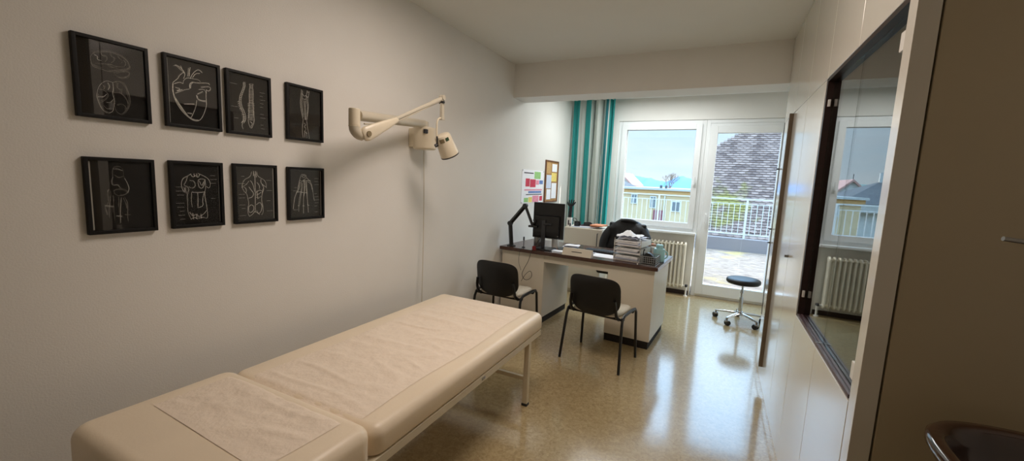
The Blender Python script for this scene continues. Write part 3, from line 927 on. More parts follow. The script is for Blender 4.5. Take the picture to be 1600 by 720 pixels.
    MB().tube([(-2.135, 2.665, 1.80), (-2.140, 2.668, 1.74), (-2.125, 2.660, 1.50), (-2.105, 2.640, 1.20), (-2.088, 2.618, .90), (-2.066, 2.585, .60), (-2.075, 2.60, .30), (-2.10, 2.62, .02)], .0035, 6, smooth=2).build('power_cord', 'lamp_grey', t, world=True)


exam_lamp()

# ------------------------------------------------------------------ desk
DX, DY, DR = -.43, 3.90, math.radians(-4)
DZ = .81


def dk(x, y, z=0.0):
    """desk coordinates (x leftwards negative from the front right corner, y to the back)"""
    return (DX + x * math.cos(DR) - y * math.sin(DR), DY + x * math.sin(DR) + y * math.cos(DR), DZ + z)


def desk():
    t = thing('office_desk', 'white panelled office desk with dark brown wooden top, running out from the left wall', 'desk', (DX, DY, 0), DR)
    MB().box((-1.71, 0, .772), (0, .79, DZ), .004).build('desktop', 'desk_top', t)
    for a, b in ((-.475, -.035), (-1.70, -1.175)):
        p = MB()
        p.box((a, .05, .075), (b, .75, .7725), .002)
        po = p.build('pedestal', 'desk_white', t)
        MB().box((a + .004, .056, 0), (b - .012, .74, .078)).build('plinth', 'gap', po)
        for k in range(3):
            z0 = .10 + k * .215
            d = MB().box((a + .012, .748, z0), (b - .012, .766, z0 + .205), .003).build('drawer', 'desk_white', po)
    MB().box((-1.176, .055, .690), (-.474, .073, .7725), .001).build('apron', 'desk_white', t)


desk()


def desk_items():
    # jointed black lamp arm at the wall end
    t = thing('desk_lamp', 'black jointed desk lamp arm rising at the wall end of the desk', 'lamp', (-2.03, 4.10, DZ))
    MB().lathe([(0, 0), (.05, 0), (.05, .008), (.03, .014), (0, .014)], Matrix.Translation((-2.03, 4.10, DZ)), 24).build('base', 'black', t, world=True)
    def bar(p, q, w, h):
        mb = MB()
        mb.tube([p, q], w, 4, ry=h)
        return mb
    p0, p1, p2, p3 = (-2.03, 4.10, DZ + .01), (-2.055, 4.10, 1.065), (-1.885, 4.11, 1.272), (-1.79, 4.12, 1.058)
    MB().tube([p0, p1], .026, 4).build('lower_arm', 'black', t, world=True)
    MB().tube([p1, p2], .024, 4).build('middle_arm', 'black', t, world=True)
    MB().tube([p2, p3], .017, 4).build('upper_arm', 'black', t, world=True)
    for p, r in ((p1, .026), (p2, .024)):
        MB().cyl((p[0], p[1] - .022, p[2]), (p[0], p[1] + .022, p[2]), r, seg=18).build('joint', 'dark_grey', t, world=True)
    h = MB()
    h.box((-1.835, 4.10, 1.040), (-1.73, 4.14, 1.062), .004)
    h.tube([(-1.80, 4.12, 1.06), (-1.765, 4.12, 1.10), (-1.78, 4.12, 1.125)], .013, 8)
    h.build('lamp_head', 'black', t, world=True)

    # monitor, its back towards the visitor chairs
    t = thing('monitor', 'black computer monitor on a stand, its back to the visitor chairs', 'monitor', (-1.635, 4.15, DZ))
    mb = MB()
    mb.box((-1.815, 4.185, .925), (-1.455, 4.205, 1.315), .006)
    so = mb.build('screen_housing', 'black', t, world=True)
    MB().box((-1.808, 4.205, .94), (-1.462, 4.2065, 1.308)).build('screen', 'dark_grey', so, world=True)
    MB().prism([(4.186, 1.18), (4.152, 1.172), (4.148, 1.0), (4.16, .945), (4.186, .935)], 0, -1.80, -1.50, bev=.006).build('rear_cover', 'black', t, world=True)
    st = MB()
    st.box((-1.692, 4.135, DZ + .01), (-1.648, 4.158, 1.13), .005)
    st.cyl((-1.67, 4.14, 1.085), (-1.58, 4.15, 1.085), .012)
    st.build('stand_post', 'dark_grey', t, world=True)
    MB().box((-1.74, 4.06, DZ), (-1.55, 4.26, DZ + .012), .006).build('stand_base', 'black', t, world=True)
    MB().cyl((-1.505, 4.1535, .962), (-1.505, 4.1475, .962), .006, seg=12).build('badge', 'steel', t, world=True)

    # folded name plate
    t = thing('name_plate', 'folded pale name plate with a faint printed line, at the desk front edge', 'name plate', dk(-.80, .045, 0), DR)
    MB().prism([(-.045, 0), (.045, 0), (.012, .072), (-.004, .072)], 0, -.155, .155).build('tent', 'desk_white', t)
    m = MB()
    mtx = Matrix.Translation((0, -.0262, .0365)) @ Matrix.Rotation(math.atan2(.041, .072), 4, 'X').inverted()
    r = random.Random(4)
    x = -.055
    while x < .05:
        w = r.uniform(.004, .010)
        m.box((x, -.0012, -.003), (x + w, .0004, .005), mtx=Matrix.Translation((0, -.0262, .0385)) @ Matrix.Rotation(-math.atan2(.041, .072), 4, 'X'))
        x += w + .002
    m.build('printed_line', 'dark_grey', t)

    # keyboard
    t = thing('keyboard', 'flat black keyboard lying in front of the office chair', 'keyboard', dk(-.66, .44, 0), DR)
    MB().box((-.20, -.065, 0), (.20, .065, .018), .005).build('case', 'black', t)
    ky = MB()
    for r_ in range(5):
        for c in range(15):
            ky.box((-.19 + c * .0253, -.055 + r_ * .022, .016), (-.19 + c * .0253 + .021, -.055 + r_ * .022 + .018, .024), .002, 1)
    ky.build('keys', 'dark_grey', t)
    # papers lying on the desk
    def sheet(name, label, x, y, w, d, rz, m='paper', z=0.0, th=.002, grp='loose papers on the desk'):
        o = MB().box((-w / 2, -d / 2, 0), (w / 2, d / 2, th)).build(name, m)
        o.location = dk(x, y, z)
        o.rotation_euler = (0, 0, DR + rz)
        return tag(o, label, 'paper', grp)
    sheet('paper_sheet', 'white paper sheet on the desk in front of the black keyboard', -.58, .24, .30, .20, -.05, 'paper', 0, .002)
    sheet('paper_sheet', 'bluish paper sheet on the desk right behind the name plate', -.86, .30, .30, .21, .10, 'paper_b', 0, .002)
    sheet('paper_sheet', 'white paper sheet on the desk beside the monitor stand', -1.03, .16, .21, .18, .5, 'paper', 0, .002)
    sheet('writing_pad', 'dark writing pad partly under white papers beside the monitor', -1.02, .33, .22, .16, .35, 'dark_grey', 0, .012, 'pads on the desk')
    # a crumpled white pile next to the monitor
    r = random.Random(3)
    for k in range(5):
        o = MB().grid(8, 8, lambda u, v, k=k: ((u - .5) * .16, (v - .5) * .12, .004 + .010 * k + .016 * (noise.noise(Vector((u * 3, v * 3, k))) + .4) * min(1, 6 * min(u, 1 - u, v, 1 - v)))).build('document', 'paper_b' if k % 2 else 'paper', sharp=180)
        o.location = dk(-1.045 + .012 * k, .42 - .01 * k, .001)
        o.rotation_euler = (0, 0, r.uniform(-.4, .4))
        tag(o, 'sheet in the loose white pile beside the monitor on the desk', 'paper', 'loose white pile beside the monitor')
    # small things by the monitor foot
    def lathe_thing(name, label, cat, prof, m, loc, seg=24, group=None):
        o = MB().lathe(prof, None, seg).build(name, m)
        o.location = loc
        return tag(o, label, cat, group)
    lathe_thing('white_cup', 'white cup on the desk right of the monitor post', 'cup', [(0, 0), (.036, 0), (.038, .003), (.042, .125), (.039, .125), (.035, .006), (0, .006)], 'white_glaze', (-1.585, 4.305, DZ))
    lathe_thing('grey_canister', 'grey canister on the desk left of the monitor post', 'canister', [(0, 0), (.044, 0), (.046, .004), (.046, .12), (.040, .135), (.018, .145), (.018, .16), (0, .16)], 'steel', (-1.79, 4.29, DZ))
    lathe_thing('pen', 'thin dark pen standing in a small stand near the desk lamp', 'pen', [(0, 0), (.018, 0), (.018, .006), (.004, .010), (.004, .075), (.009, .08), (.009, .112), (.005, .12), (0, .12)], 'black', (-1.878, 4.10, DZ))
    o = MB().box((-.02, -.012, 0), (.02, .012, .045), .005).box((-.008, -.018, .01), (.012, -.011, .035), .003).build('card_reader', 'red')
    o.location = dk(-1.285, .018, 0)
    o.rotation_euler = (0, 0, .3)
    tag(o, 'small red plug box at the desk front edge with cables', 'plug')
    def cable(label, pts, r=.0028):
        o = MB().tube(pts, r, 6, smooth=3).build('cable', 'black')
        tag(o, label, 'cable', 'cables at the desk front')
        return o
    x0, y0, _ = dk(-1.30, -.012)
    cable('black cable hanging in a loop over the desk front edge', [dk(-1.285, .03, .02), dk(-1.30, -.012, .010), (x0 - .02, y0 - .008, .70), (x0 - .075, y0 - .010, .60), (x0 - .10, y0 - .010, .53), (x0 - .05, y0 - .010, .47), (x0 + .03, y0 - .010, .52), (x0 + .01, y0 - .010, .60), (x0 - .05, y0 - .012, .55), (x0 - .10, y0 - .010, .46)])
    cable('thin cable hanging straight down the desk front', [dk(-1.44, .10, .006), dk(-1.44, .0, .007), (x0 - .14, y0 - .002, .77), (x0 - .145, y0 - .004, .66), (x0 - .11, y0 - .006, .58)], .002)
    cable('black cable curling up from the desk beside the grey canister', [dk(-1.285, .04, .02), dk(-1.27, .08, .10), dk(-1.24, .16, .17), dk(-1.20, .20, .19), dk(-1.13, .26, .17)], .003)
    cable('black cable lying along the desk front edge by the name plate', [dk(-1.24, .06, .004), dk(-1.15, .05, .004), dk(-1.05, .07, .005), dk(-.99, .09, .005)], .003)

    # letter trays with papers
    TR = math.radians(-9)
    r = random.Random(11)
    names = ('bottom', 'middle', 'top')
    for k in range(3):
        loc = dk(-.315, .295, k * .072)
        t = thing('letter_tray', 'clear letter tray with papers, %s of its stack on the desk' % names[k], 'letter tray', loc, TR, 'stacked letter trays')
        m = 'grey_strip'
        f = MB()
        f.box((-.13, -.165, 0.0), (.13, .165, .004))
        f.build('tray_floor', 'white_glaze', t)
        f = MB()
        f.box((-.133, -.165, 0), (-.128, .165, .05))
        f.box((.128, -.165, 0), (.133, .165, .05))
        f.box((-.13, .161, 0), (.13, .166, .05))
        f.build('tray_wall', 'white_glaze', t)
        for sx in (-.131, .131):
            for sy in (-.155, .155):
                MB().cyl((sx, sy, 0), (sx, sy, .071), .004, seg=8).build('spacer', 'grey_strip', t)
        for q in range(4):
            th = r.uniform(.006, .011)
            o = MB().box((-.112, -.158, 0), (.112, .14, th)).build('paper_bundle', ('paper', 'paper_b', 'paper', 'p_white')[q])
            c, s = math.cos(TR), math.sin(TR)
            dx, dy = r.uniform(-.008, .008), r.uniform(-.02, .0)
            o.location = (loc[0] + dx * c - dy * s, loc[1] + dx * s + dy * c, loc[2] + .0045 + q * .012)
            o.rotation_euler = (0, 0, TR + r.uniform(-.04, .04))
            tag(o, 'bundle of white papers lying in the %s letter tray' % names[k], 'papers', 'papers in the letter trays')
    # crumpled papers on the top
    loc = dk(-.33, .29, .144 + .056)
    for k in range(3):
        o = MB().grid(14, 14, lambda u, v, k=k: ((u - .5) * .22, (v - .5) * .26, .012 * k + .006 + (.055 * math.exp(-((u - .42) ** 2 + (v - .4) ** 2) * 14) + .025 * abs(noise.noise(Vector((u * 4, v * 4, k * 3.1))))) * (1 if k else .6))).build('crumpled_paper', ('paper', 'paper_b', 'paper')[k], sharp=180)
        o.location = (loc[0] + (-.01, .012, -.012)[k], loc[1], loc[2])
        o.rotation_euler = (0, 0, TR + (.2, -.15, .1)[k])
        tag(o, 'crumpled white paper heaped on the top letter tray', 'paper', 'crumpled papers on the trays')
    # wire basket
    bl = dk(-.105, .135, 0)
    t = thing('wire_basket', 'small chrome wire basket at the front right corner of the desk', 'basket', bl, DR)
    f = MB()
    W, D_, HH = .072, .11, .085
    for z in (.004, HH):
        f.tube([(-W, -D_, z), (W, -D_, z), (W, D_, z), (-W, D_, z)], .003, 6, closed=True)
    f.build('rim', 'steel', t)
    f = MB()
    for z in (.025, .045, .065):
        f.tube([(-W, -D_, z), (W, -D_, z), (W, D_, z), (-W, D_, z)], .0015, 5, closed=True)
    for k in range(9):
        x = -W + 2 * W * k / 8
        f.cyl((x, -D_, .004), (x, -D_, HH), .0015, seg=5)
        f.cyl((x, D_, .004), (x, D_, HH), .0015, seg=5)
        f.cyl((x, -D_, .004), (x, D_, .004), .0015, seg=5)
    for k in range(11):
        y = -D_ + 2 * D_ * k / 10
        f.cyl((-W, y, .004), (-W, y, HH), .0015, seg=5)
        f.cyl((W, y, .004), (W, y, HH), .0015, seg=5)
    f.build('wire_mesh', 'steel', t)
    t = thing('tape_dispenser', 'black tape dispenser lying in the chrome wire basket', 'tape dispenser', dk(-.105, .135, .0055), DR)
    MB().prism([(-.06, 0), (.06, 0), (.062, .03), (.03, .075), (.0, .10), (-.03, .105), (-.055, .08), (-.064, .04)], 1, -.03, .03, bev=.008).build('body', 'black', t)
    MB().tube([(-.062, 0, .06), (-.066, 0, .10), (-.060, 0, .13), (-.052, 0, .12)], .005, 8, smooth=1).build('cutter', 'black', t)
    # carafe and neighbours
    t = thing('turquoise_jug', 'turquoise jug with lid at the right end of the desk', 'jug', dk(-.068, .36, 0))
    MB().lathe([(0, 0), (.050, 0), (.054, .006), (.055, .11), (.050, .125), (.030, .133), (0, .133)], None, 32).build('body', 'teal_mug', t)
    MB().lathe([(.030, .130), (.034, .134), (.034, .160), (.028, .166), (0, .166)], None, 28).build('lid', 'teal_mug', t)
    MB().tube([(.05, .0, .105), (.078, 0, .095), (.080, 0, .05), (.052, 0, .03)], .007, 8, smooth=2).build('handle', 'teal_mug', t)
    t = thing('tissue_box', 'brown card box behind the letter trays on the desk', 'box', dk(-.20, .60, 0), DR + .2)
    MB().box((-.05, -.05, 0), (.05, .05, .13), .003).build('carton', 'card_brown', t)
    MB().box((-.03, -.02, .129), (.03, .02, .134), .002).build('opening', 'p_orange', t)
    lathe_thing('paper_cup', 'white paper cup standing behind the chrome wire basket', 'cup', [(0, 0), (.034, 0), (.045, .115), (.047, .12), (.043, .12), (.032, .004), (0, .004)], 'white_glaze', dk(-.125, .475, 0))
    o = MB().lathe([(0, -.007), (.005, -.006), (.007, 0), (.005, .006), (0, .007)], None, 12).build('white_bead', 'white_glaze')
    o.location = dk(-.19, .012, .007)
    tag(o, 'tiny white ball on the desk edge below the letter trays', 'bead')


desk_items()


# ------------------------------------------------------------------ built-in cupboards on the right
def slab_thing(name, label, cat, y0, y1, z0, z1, group, lock=False, extra=None, depth=.55, ypad=.0):
    """a carcass with one laminate door on its front; front plane x = XR"""
    t = thing(name, label, cat, (XR + .3, (y0 + y1) / 2, z0), 0, group)
    MB().box((XR + .020, y0 + .0005, z0), (XR + depth, y1 - .0005, z1)).build('carcass', 'gap', t, world=True)
    d = MB().box((XR, y0 + .0018, z0 + .002), (XR + .019, y1 - .0018, z1 - .002), .0012, 1).build('door', 'lami', t, world=True)
    if lock:
        k = MB()
        k.cyl((XR - .004, lock[0], lock[1]), (XR + .002, lock[0], lock[1]), .009, seg=14)
        k.box((XR - .022, lock[0] - .0015, lock[1] - .010), (XR - .002, lock[0] + .0015, lock[1] + .006), .0005)
        k.build('lock', 'steel', d, world=True)
    return t, d


def cupboards():
    ys = [1.652, 2.15, 2.68, 3.21, 3.75, 4.235]
    lb = ('nearest one, above the near end of the glass display', 'second one, above the far end of the glass display', 'third one, above the door with the lock', 'fourth one, just before the one at the beam', 'last one, touching the boxed ceiling beam')
    for k in range(5):
        slab_thing('wall_cupboard', 'cream upper cupboard under the ceiling, %s' % lb[k], 'cupboard', ys[k], ys[k + 1], 2.136, ZC - .001, 'upper cupboards')
    MB_p = MB().box((XR + .004, 1.652, 0), (XR + .50, 4.235, .022))
    pl = MB_p.build('plinth_board', 'lami')
    tag(pl, 'low cream plinth board running along the floor under the cupboards', 'plinth')
    recenter(pl)
    p2 = MB().box((XR + .003, 1.652, .022), (XR + .50, 4.235, .136)).build('base_board', 'lami')
    tag(p2, 'cream kick board between the floor and the cupboard doors', 'kick board')
    recenter(p2)
    slab_thing('base_cupboard', 'cream base cupboard under the near half of the glass display', 'cupboard', 1.652, 2.18, .136, .876, 'base cupboards')
    slab_thing('base_cupboard', 'cream base cupboard under the far half of the glass display', 'cupboard', 2.18, 2.70, .136, .876, 'base cupboards')
    slab_thing('tall_cupboard', 'cream tall cupboard door with a small key lock beside the glass display', 'cupboard', 2.70, 3.21, .136, 2.136, 'tall cupboards', lock=(3.19, 1.134))
    slab_thing('tall_cupboard', 'cream tall cupboard door ending at the vertical brown edge strip', 'cupboard', 3.21, 3.76, .136, 2.136, 'tall cupboards')
    t, d = slab_thing('tall_cupboard', 'cream tall cupboard between the brown edge strip and the balcony door', 'cupboard', 3.795, 4.235, .136, 2.136, 'tall cupboards')
    MB().box((XR - .003, 4.226, .45), (XR + .004, 4.240, 2.13), .001).build('edge_strip', 'black', t, world=True)
    for z in (1.74, 1.22, 1.10):
        MB().box((XR - .022, 4.222, z - .006), (XR - .002, 4.236, z + .006), .002).build('catch', 'dark_grey', t, world=True)
    o = MB().box((XR - .026, 3.762, .137), (XR + .019, 3.793, 2.134), .002).build('edge_post', 'edge_brown')
    tag(o, 'brownish vertical strip standing proud of the tall cream cupboard doors', 'edge strip')
    recenter(o)

    # glazed display recess
    t = thing('display_case', 'dark brown display recess with reflecting glass doors in the cream cupboards', 'display case', (XR + .3, 2.16, .876))
    y0, y1, z0, z1 = 1.65, 2.697, .876, 2.136
    c = MB()
    c.box((XR + .52, y0, z0), (XR + .54, y1, z1))
    c.box((XR + .001, y1 - .030, z0 + .001), (XR + .54, y1 - .001, z1 - .001))
    c.box((XR + .001, y0 + .001, z1 - .018), (XR + .54, y1 - .036, z1 - .001))
    c.box((XR + .012, y0 + .001, z0 + .001), (XR + .54, y1 - .036, z0 + .014))
    c.box((XR + .02, y0 + .0005, z0 + .001), (XR + .54, y0 + .018, z1 - .001))
    c.build('lining', 'brown', t, world=True)
    s = MB()
    s.box((XR + .11, y0 + .02, 1.49), (XR + .515, y1 - .04, 1.508))
    s.build('shelf', 'brown', t, world=True)
    tr = MB()
    for x in (XR + .001, XR + .016):
        tr.box((x, y0 + .018, z0 + .002), (x + .011, y1 - .031, z0 + .016), .002)
    tr.build('track', 'purple', t, world=True)
    for a, b, nm in ((y0 + .02, 2.186, 'near'), (2.190, y1 - .031, 'far')):
        g = MB().box((.474, a, z0 + .015), (.479, b, z1 - .019)).build('glass_door', 'pane', t, world=True)
    for y, z in ((1.705, 2.02), (1.702, .965)):
        MB().box((XR + .010, y - .02, z - .030), (XR + .028, y + .014, z + .030), .003).build('hinge', 'white_glaze', t, world=True)
    for z in (2.01, 1.005):
        h = MB()
        h.box((XR + .010, 2.658, z - .018), (XR + .022, 2.668, z + .018), .002)
        h.build('hinge', 'white_glaze', t, world=True)
    MB().box((XR + .001, 2.182, z0 + .001), (XR + .027, 2.192, z0 + .018), .002).build('stop', 'steel', t, world=True)
    # near end of the run: light side post, then the tall front that faces the viewpoint
    o = MB().box((XR, 1.583, 0), (.498, 1.648, ZC - .001), .002).build('end_post', 'lami')
    tag(o, 'cream end post at the near side of the glass display', 'post')
    recenter(o)
    t = thing('store_cupboard', 'beige tall cupboard front facing the washbasin, right of the glass display', 'cupboard', (.78, 1.62, 0))
    MB().box((.4985, 1.605, 0), (1.048, 1.645, ZC - .001)).build('carcass', 'gap', t, world=True)
    MB().box((.504, 1.584, .10), (1.040, 1.604, 2.118), .0015, 1).build('door', 'lami_dark', t, world=True)
    MB().box((.504, 1.584, 2.124), (1.040, 1.604, ZC - .004), .0015, 1).build('top_panel', 'lami_dark', t, world=True)


cupboards()


def wash():
    t = thing('washbasin', 'dark brown glazed washbasin in front of the beige tall cupboard', 'washbasin', (.78, 1.16, 0))
    a, b = .27, .24
    prof = [(0, -.17), (.45, -.165), (.8, -.10), (.95, -.02), (1.0, .004), (1.0, .018), (.97, .026), (.90, .024), (.855, .010), (.82, -.02), (.70, -.09), (.45, -.135), (0, -.142)]
    n = 56
    tmp = bmesh.new()
    rings = []
    for s, z in prof:
        if s == 0:
            rings.append([tmp.verts.new((.765, 1.18, 0.966 + z))])
        else:
            R = []
            for k in range(n):
                th = 2 * PI * k / n
                e = .62
                R.append(tmp.verts.new((.765 + a * s * math.copysign(abs(math.cos(th)) ** e, math.cos(th)), 1.18 + b * s * math.copysign(abs(math.sin(th)) ** e, math.sin(th)), 0.966 + z)))
            rings.append(R)
    for A, B in zip(rings, rings[1:]):
        for k in range(n):
            k2 = (k + 1) % n
            if len(A) == 1:
                tmp.faces.new((A[0], B[k], B[k2]))
            elif len(B) == 1:
                tmp.faces.new((A[k2], A[k], B[0]))
            else:
                tmp.faces.new((A[k2], A[k], B[k], B[k2]))
    bmesh.ops.recalc_face_normals(tmp, faces=tmp.faces)
    mb = MB()
    mb._take(tmp)
    mb.build('bowl', 'basin', t, world=True, sharp=60)
    MB().box((.98, 1.02, .80), (1.049, 1.34, .965), .01).build('bracket', 'basin', t, world=True)
    MB().lathe([(0, 0), (.12, 0), (.11, .03), (.085, .20), (.085, .60), (.11, .81), (0, .81)], Matrix.Translation((.78, 1.18, 0)), 28).build('pedestal', 'basin', t, world=True)
    MB().cyl((.765, 1.18, .827), (.765, 1.18, .832), .022).build('drain', 'chrome', t, world=True)
    t = thing('wall_tap', 'metal elbow lever of a wall tap above the brown washbasin', 'tap', (1.049, 1.19, 1.40))
    MB().cyl((1.049, 1.19, 1.43), (.96, 1.19, 1.43), .024).cyl((.96, 1.19, 1.40), (.96, 1.19, 1.465), .026, bev=.004).build('body', 'steel', t, world=True)
    MB().tube([(.96, 1.19, 1.425), (.90, 1.19, 1.40), (.82, 1.19, 1.385), (.80, 1.19, 1.35)], .011, 10, smooth=2).build('spout', 'steel', t, world=True)
    MB().tube([(.955, 1.185, 1.462), (.80, 1.165, 1.459), (.62, 1.135, 1.466), (.490, 1.112, 1.480)], [.008, .006, .005, .0045], 10, smooth=1).build('lever', 'steel', t, world=True)


wash()


# ------------------------------------------------------------------ radiator
def radiator():
    t = thing('radiator', 'cream column radiator under the window with a pipe to the floor', 'radiator', (-.69, 6.30, 0))
    x = -1.075
    k = 0
    c = None
    while x < -.335:
        if c is None:
            m = MB()
            for yy in (6.235, 6.285, 6.335):
                m.tube([(x, yy, .150), (x, yy, .735)], .0135, 8)
            m.lathe([(0, -.032), (.020, -.026), (.027, -.006), (.027, .006), (.020, .026), (0, .032)], Matrix.Translation((x, 6.285, .745)), 16, sx=.62, sy=2.5)
            m.lathe([(0, -.030), (.020, -.024), (.027, 0), (.020, .024), (0, .030)], Matrix.Translation((x, 6.285, .145)), 16, sx=.62, sy=2.5)
            c = m.build('column', 'radiator', t, world=True)
            x_first = x
        else:
            d = c.copy()
            COL.objects.link(d)
            d.location = (x - x_first, 0, 0)
        x += .0515
    for z in (.735, .150):
        MB().cyl((-1.075, 6.285, z), (-.352, 6.285, z), .013, seg=10).build('header', 'radiator', t, world=True)
    p = MB()
    p.tube([(-.352, 6.285, .150), (-.30, 6.285, .150)], .010, 10)
    p.tube([(-.295, 6.285, .165), (-.295, 6.285, 0)], .0115, 10)
    p.cyl((-.295, 6.285, 0), (-.295, 6.285, .012), .026)
    p.build('pipe', 'pvc', t, world=True)
    v = MB()
    v.cyl((-.295, 6.285, .140), (-.295, 6.285, .170), .020, seg=16)
    v.cyl((-.295, 6.285, .155), (-.295, 6.235, .155), .015, seg=16)
    v.build('valve', 'dark_grey', t, world=True)
    for xx in (-1.0, -.42):
        for zz in (.60, .22):
            MB().box((xx - .012, 6.30, zz), (xx + .012, YW - .041, zz + .02)).build('wall_bracket', 'radiator', t, world=True)


radiator()


# ------------------------------------------------------------------ curtain
def curtain():
    def fn(u, v):
        z = .06 + (ZC - .028 - .06) * v
        # flat at the left, gathered into folds towards the window
        x = -2.120 + .655 * u
        amp = .010 + .055 * max(0, min(1, (u - .28) / .25))
        ph = 26 * u + 3.0 * u * u
        y = 6.215 + amp * math.sin(ph) * (.9 + .1 * math.sin(z * 3)) + .010 * math.sin(ph * 2.3 + z)
        x += amp * .28 * math.cos(ph * 1.0 + .6) + .012 * (1 - v) * math.sin(5 * u)
        return (x, y, z)
    t = thing('window_curtain', 'teal and white striped curtain hanging left of the window', 'curtain', (-1.79, 6.215, 0.06))
    MB().grid(160, 30, fn, uv=True).build('cloth', 'curtain', t, world=True, sharp=180)
    MB().box((-2.14, 6.19, ZC - .03), (.74, 6.24, ZC - .0005), .003).build('rail', 'pvc', t, world=True)


curtain()


# ------------------------------------------------------------------ things at the window end
def star_base(t, R, z_hub, hub_r, arm_m, rot=0.0, cr=.026):
    MB().cyl((0, 0, z_hub - .022), (0, 0, z_hub + .028), hub_r, hub_r * .8, seg=20, bev=.004).build('hub', arm_m, t)
    for k in range(5):
        a = rot + k * 2 * PI / 5
        c, s = math.cos(a), math.sin(a)
        MB().tube([(c * hub_r * .6, s * hub_r * .6, z_hub), (c * R * .6, s * R * .6, z_hub - .008), (c * R, s * R, z_hub - .022)], [.017, .014, .012], 10).build('base_arm', arm_m, t)
        w = MB()
        w.cyl((c * R, s * R, z_hub - .045), (c * R, s * R, z_hub - .015), .012, seg=12)
        w.lathe([(0, 0), (.020, 0), (.026, -.010), (.020, -.022), (0, -.022)], Matrix.Translation((c * R, s * R, cr * 2 + .004)), 16)
        co = w.build('caster', 'steel', t)
        ww = MB()
        b = a + 1.1 + .7 * k
        d = Vector((math.cos(b), math.sin(b), 0))
        p = Vector((c * R, s * R, cr)) + Vector((-d.y, d.x, 0)) * .012
        for sg in (-1, 1):
            ww.cyl(p + d * (.006 * sg), p + d * (.022 * sg), cr, seg=18, bev=.004)
        ww.build('wheel', 'black', co)


def stool():
    t = thing('rolling_stool', 'round black rolling stool with chrome five-star base near the balcony door', 'stool', (.352, 5.42, 0), .2)
    MB().lathe([(0, .462), (.14, .462), (.165, .468), (.178, .482), (.180, .500), (.176, .515), (.160, .525), (.10, .530), (0, .531)], None, 48).build('seat', 'black', t, sharp=60)
    c = MB()
    c.cyl((0, 0, .09), (0, 0, .30), .022, .020, seg=20)
    c.cyl((0, 0, .30), (0, 0, .47), .012, seg=16)
    c.cyl((0, 0, .352), (0, 0, .378), .021, .018, seg=18)
    c.cyl((0, 0, .452), (0, 0, .464), .07, seg=20)
    c.build('column', 'chrome', t)
    star_base(t, .255, .108, .038, 'chrome', 3.95, .030)


stool()


def office_chair():
    t = thing('office_chair', 'black swivel office chair behind the desk under a black jacket', 'office chair', (-1.01, 5.15, 0), 0)
    star_base(t, .29, .11, .035, 'black', .2, .028)
    MB().cyl((0, 0, .12), (0, 0, .46), .022).build('column', 'black', t)
    MB().box((-.25, -.26, .46), (.25, .22, .55), .035, 4).build('seat', 'black', t)
    # the chair looks towards the desk, the backrest is on the window side
    MB().box((-.235, .215, .60), (.235, .275, 1.06), .05, 5).build('backrest', 'black', t)
    MB().box((-.04, .225, .45), (.04, .262, .64), .008).build('back_support', 'black', t)
    for s in (-1, 1):
        MB().tube([(s * .26, -.02, .50), (s * .30, -.02, .56), (s * .30, -.02, .70)], .016, 8, smooth=1).build('armrest_post', 'black', t)
        MB().box((s * .30 - .025, -.16, .70), (s * .30 + .025, .10, .725), .010).build('armrest', 'black', t)
    # jacket hung over the backrest
    def fn(u, v):
        th = 2 * PI * u
        e = .55
        zz = .60 + (.50) * v
        k = 1 - max(0, (v - .62) / .38) ** 2.6 * .52
        k *= .93 + .12 * (1 - v)
        a = .288 * k
        b = .085 + .03 * (1 - v) - .05 * max(0, (v - .75) / .25) ** 2
        cx, sy = math.cos(th), math.sin(th)
        x = a * math.copysign(abs(cx) ** e, cx)
        y = .245 + b * math.copysign(abs(sy) ** .8, sy)
        n = noise.noise(Vector((x * 9, y * 9, zz * 7))) * .022 + noise.noise(Vector((x * 22, y * 22, zz * 12))) * .010
        d = Vector((cx, sy, 0))
        x += d.x * n
        y += d.y * n
        zz += .012 * math.sin(th * 3 + 1) * v - .03 * (abs(cx) ** 3) * v
        return (-1.01 + x, 5.15 + y, zz)
    j = thing('black_jacket', 'black padded jacket hung over the backrest of the office chair', 'jacket', (-1.01, 5.395, .60))
    mb = MB().grid(64, 26, fn, wrap=True)
    # close the shoulders
    top = [v for v in mb.bm.verts if v.is_boundary and v.co.z > .95]
    es = [e for e in mb.bm.edges if e.is_boundary and e.verts[0].co.z > .95 and e.verts[1].co.z > .95]
    bmesh.ops.contextual_create(mb.bm, geom=es)
    mb.build('jacket_body', 'jacket', j, world=True, sharp=70)
    c = MB()
    c.tube([(-1.10, 5.37, 1.075), (-1.06, 5.33, 1.095), (-.99, 5.325, 1.10), (-.93, 5.34, 1.09), (-.89, 5.39, 1.065)], [.016, .022, .024, .022, .016], 10, smooth=2)
    c.build('collar', 'jacket', j, world=True)
    for s in (-1, 1):
        MB().tube([(-1.01 + s * .20, 5.36, .98), (-1.01 + s * .27, 5.33, .86), (-1.01 + s * .285, 5.31, .70), (-1.01 + s * .26, 5.30, .58)], [.05, .06, .055, .045], 12, smooth=2).build('sleeve', 'jacket', j, world=True)


office_chair()


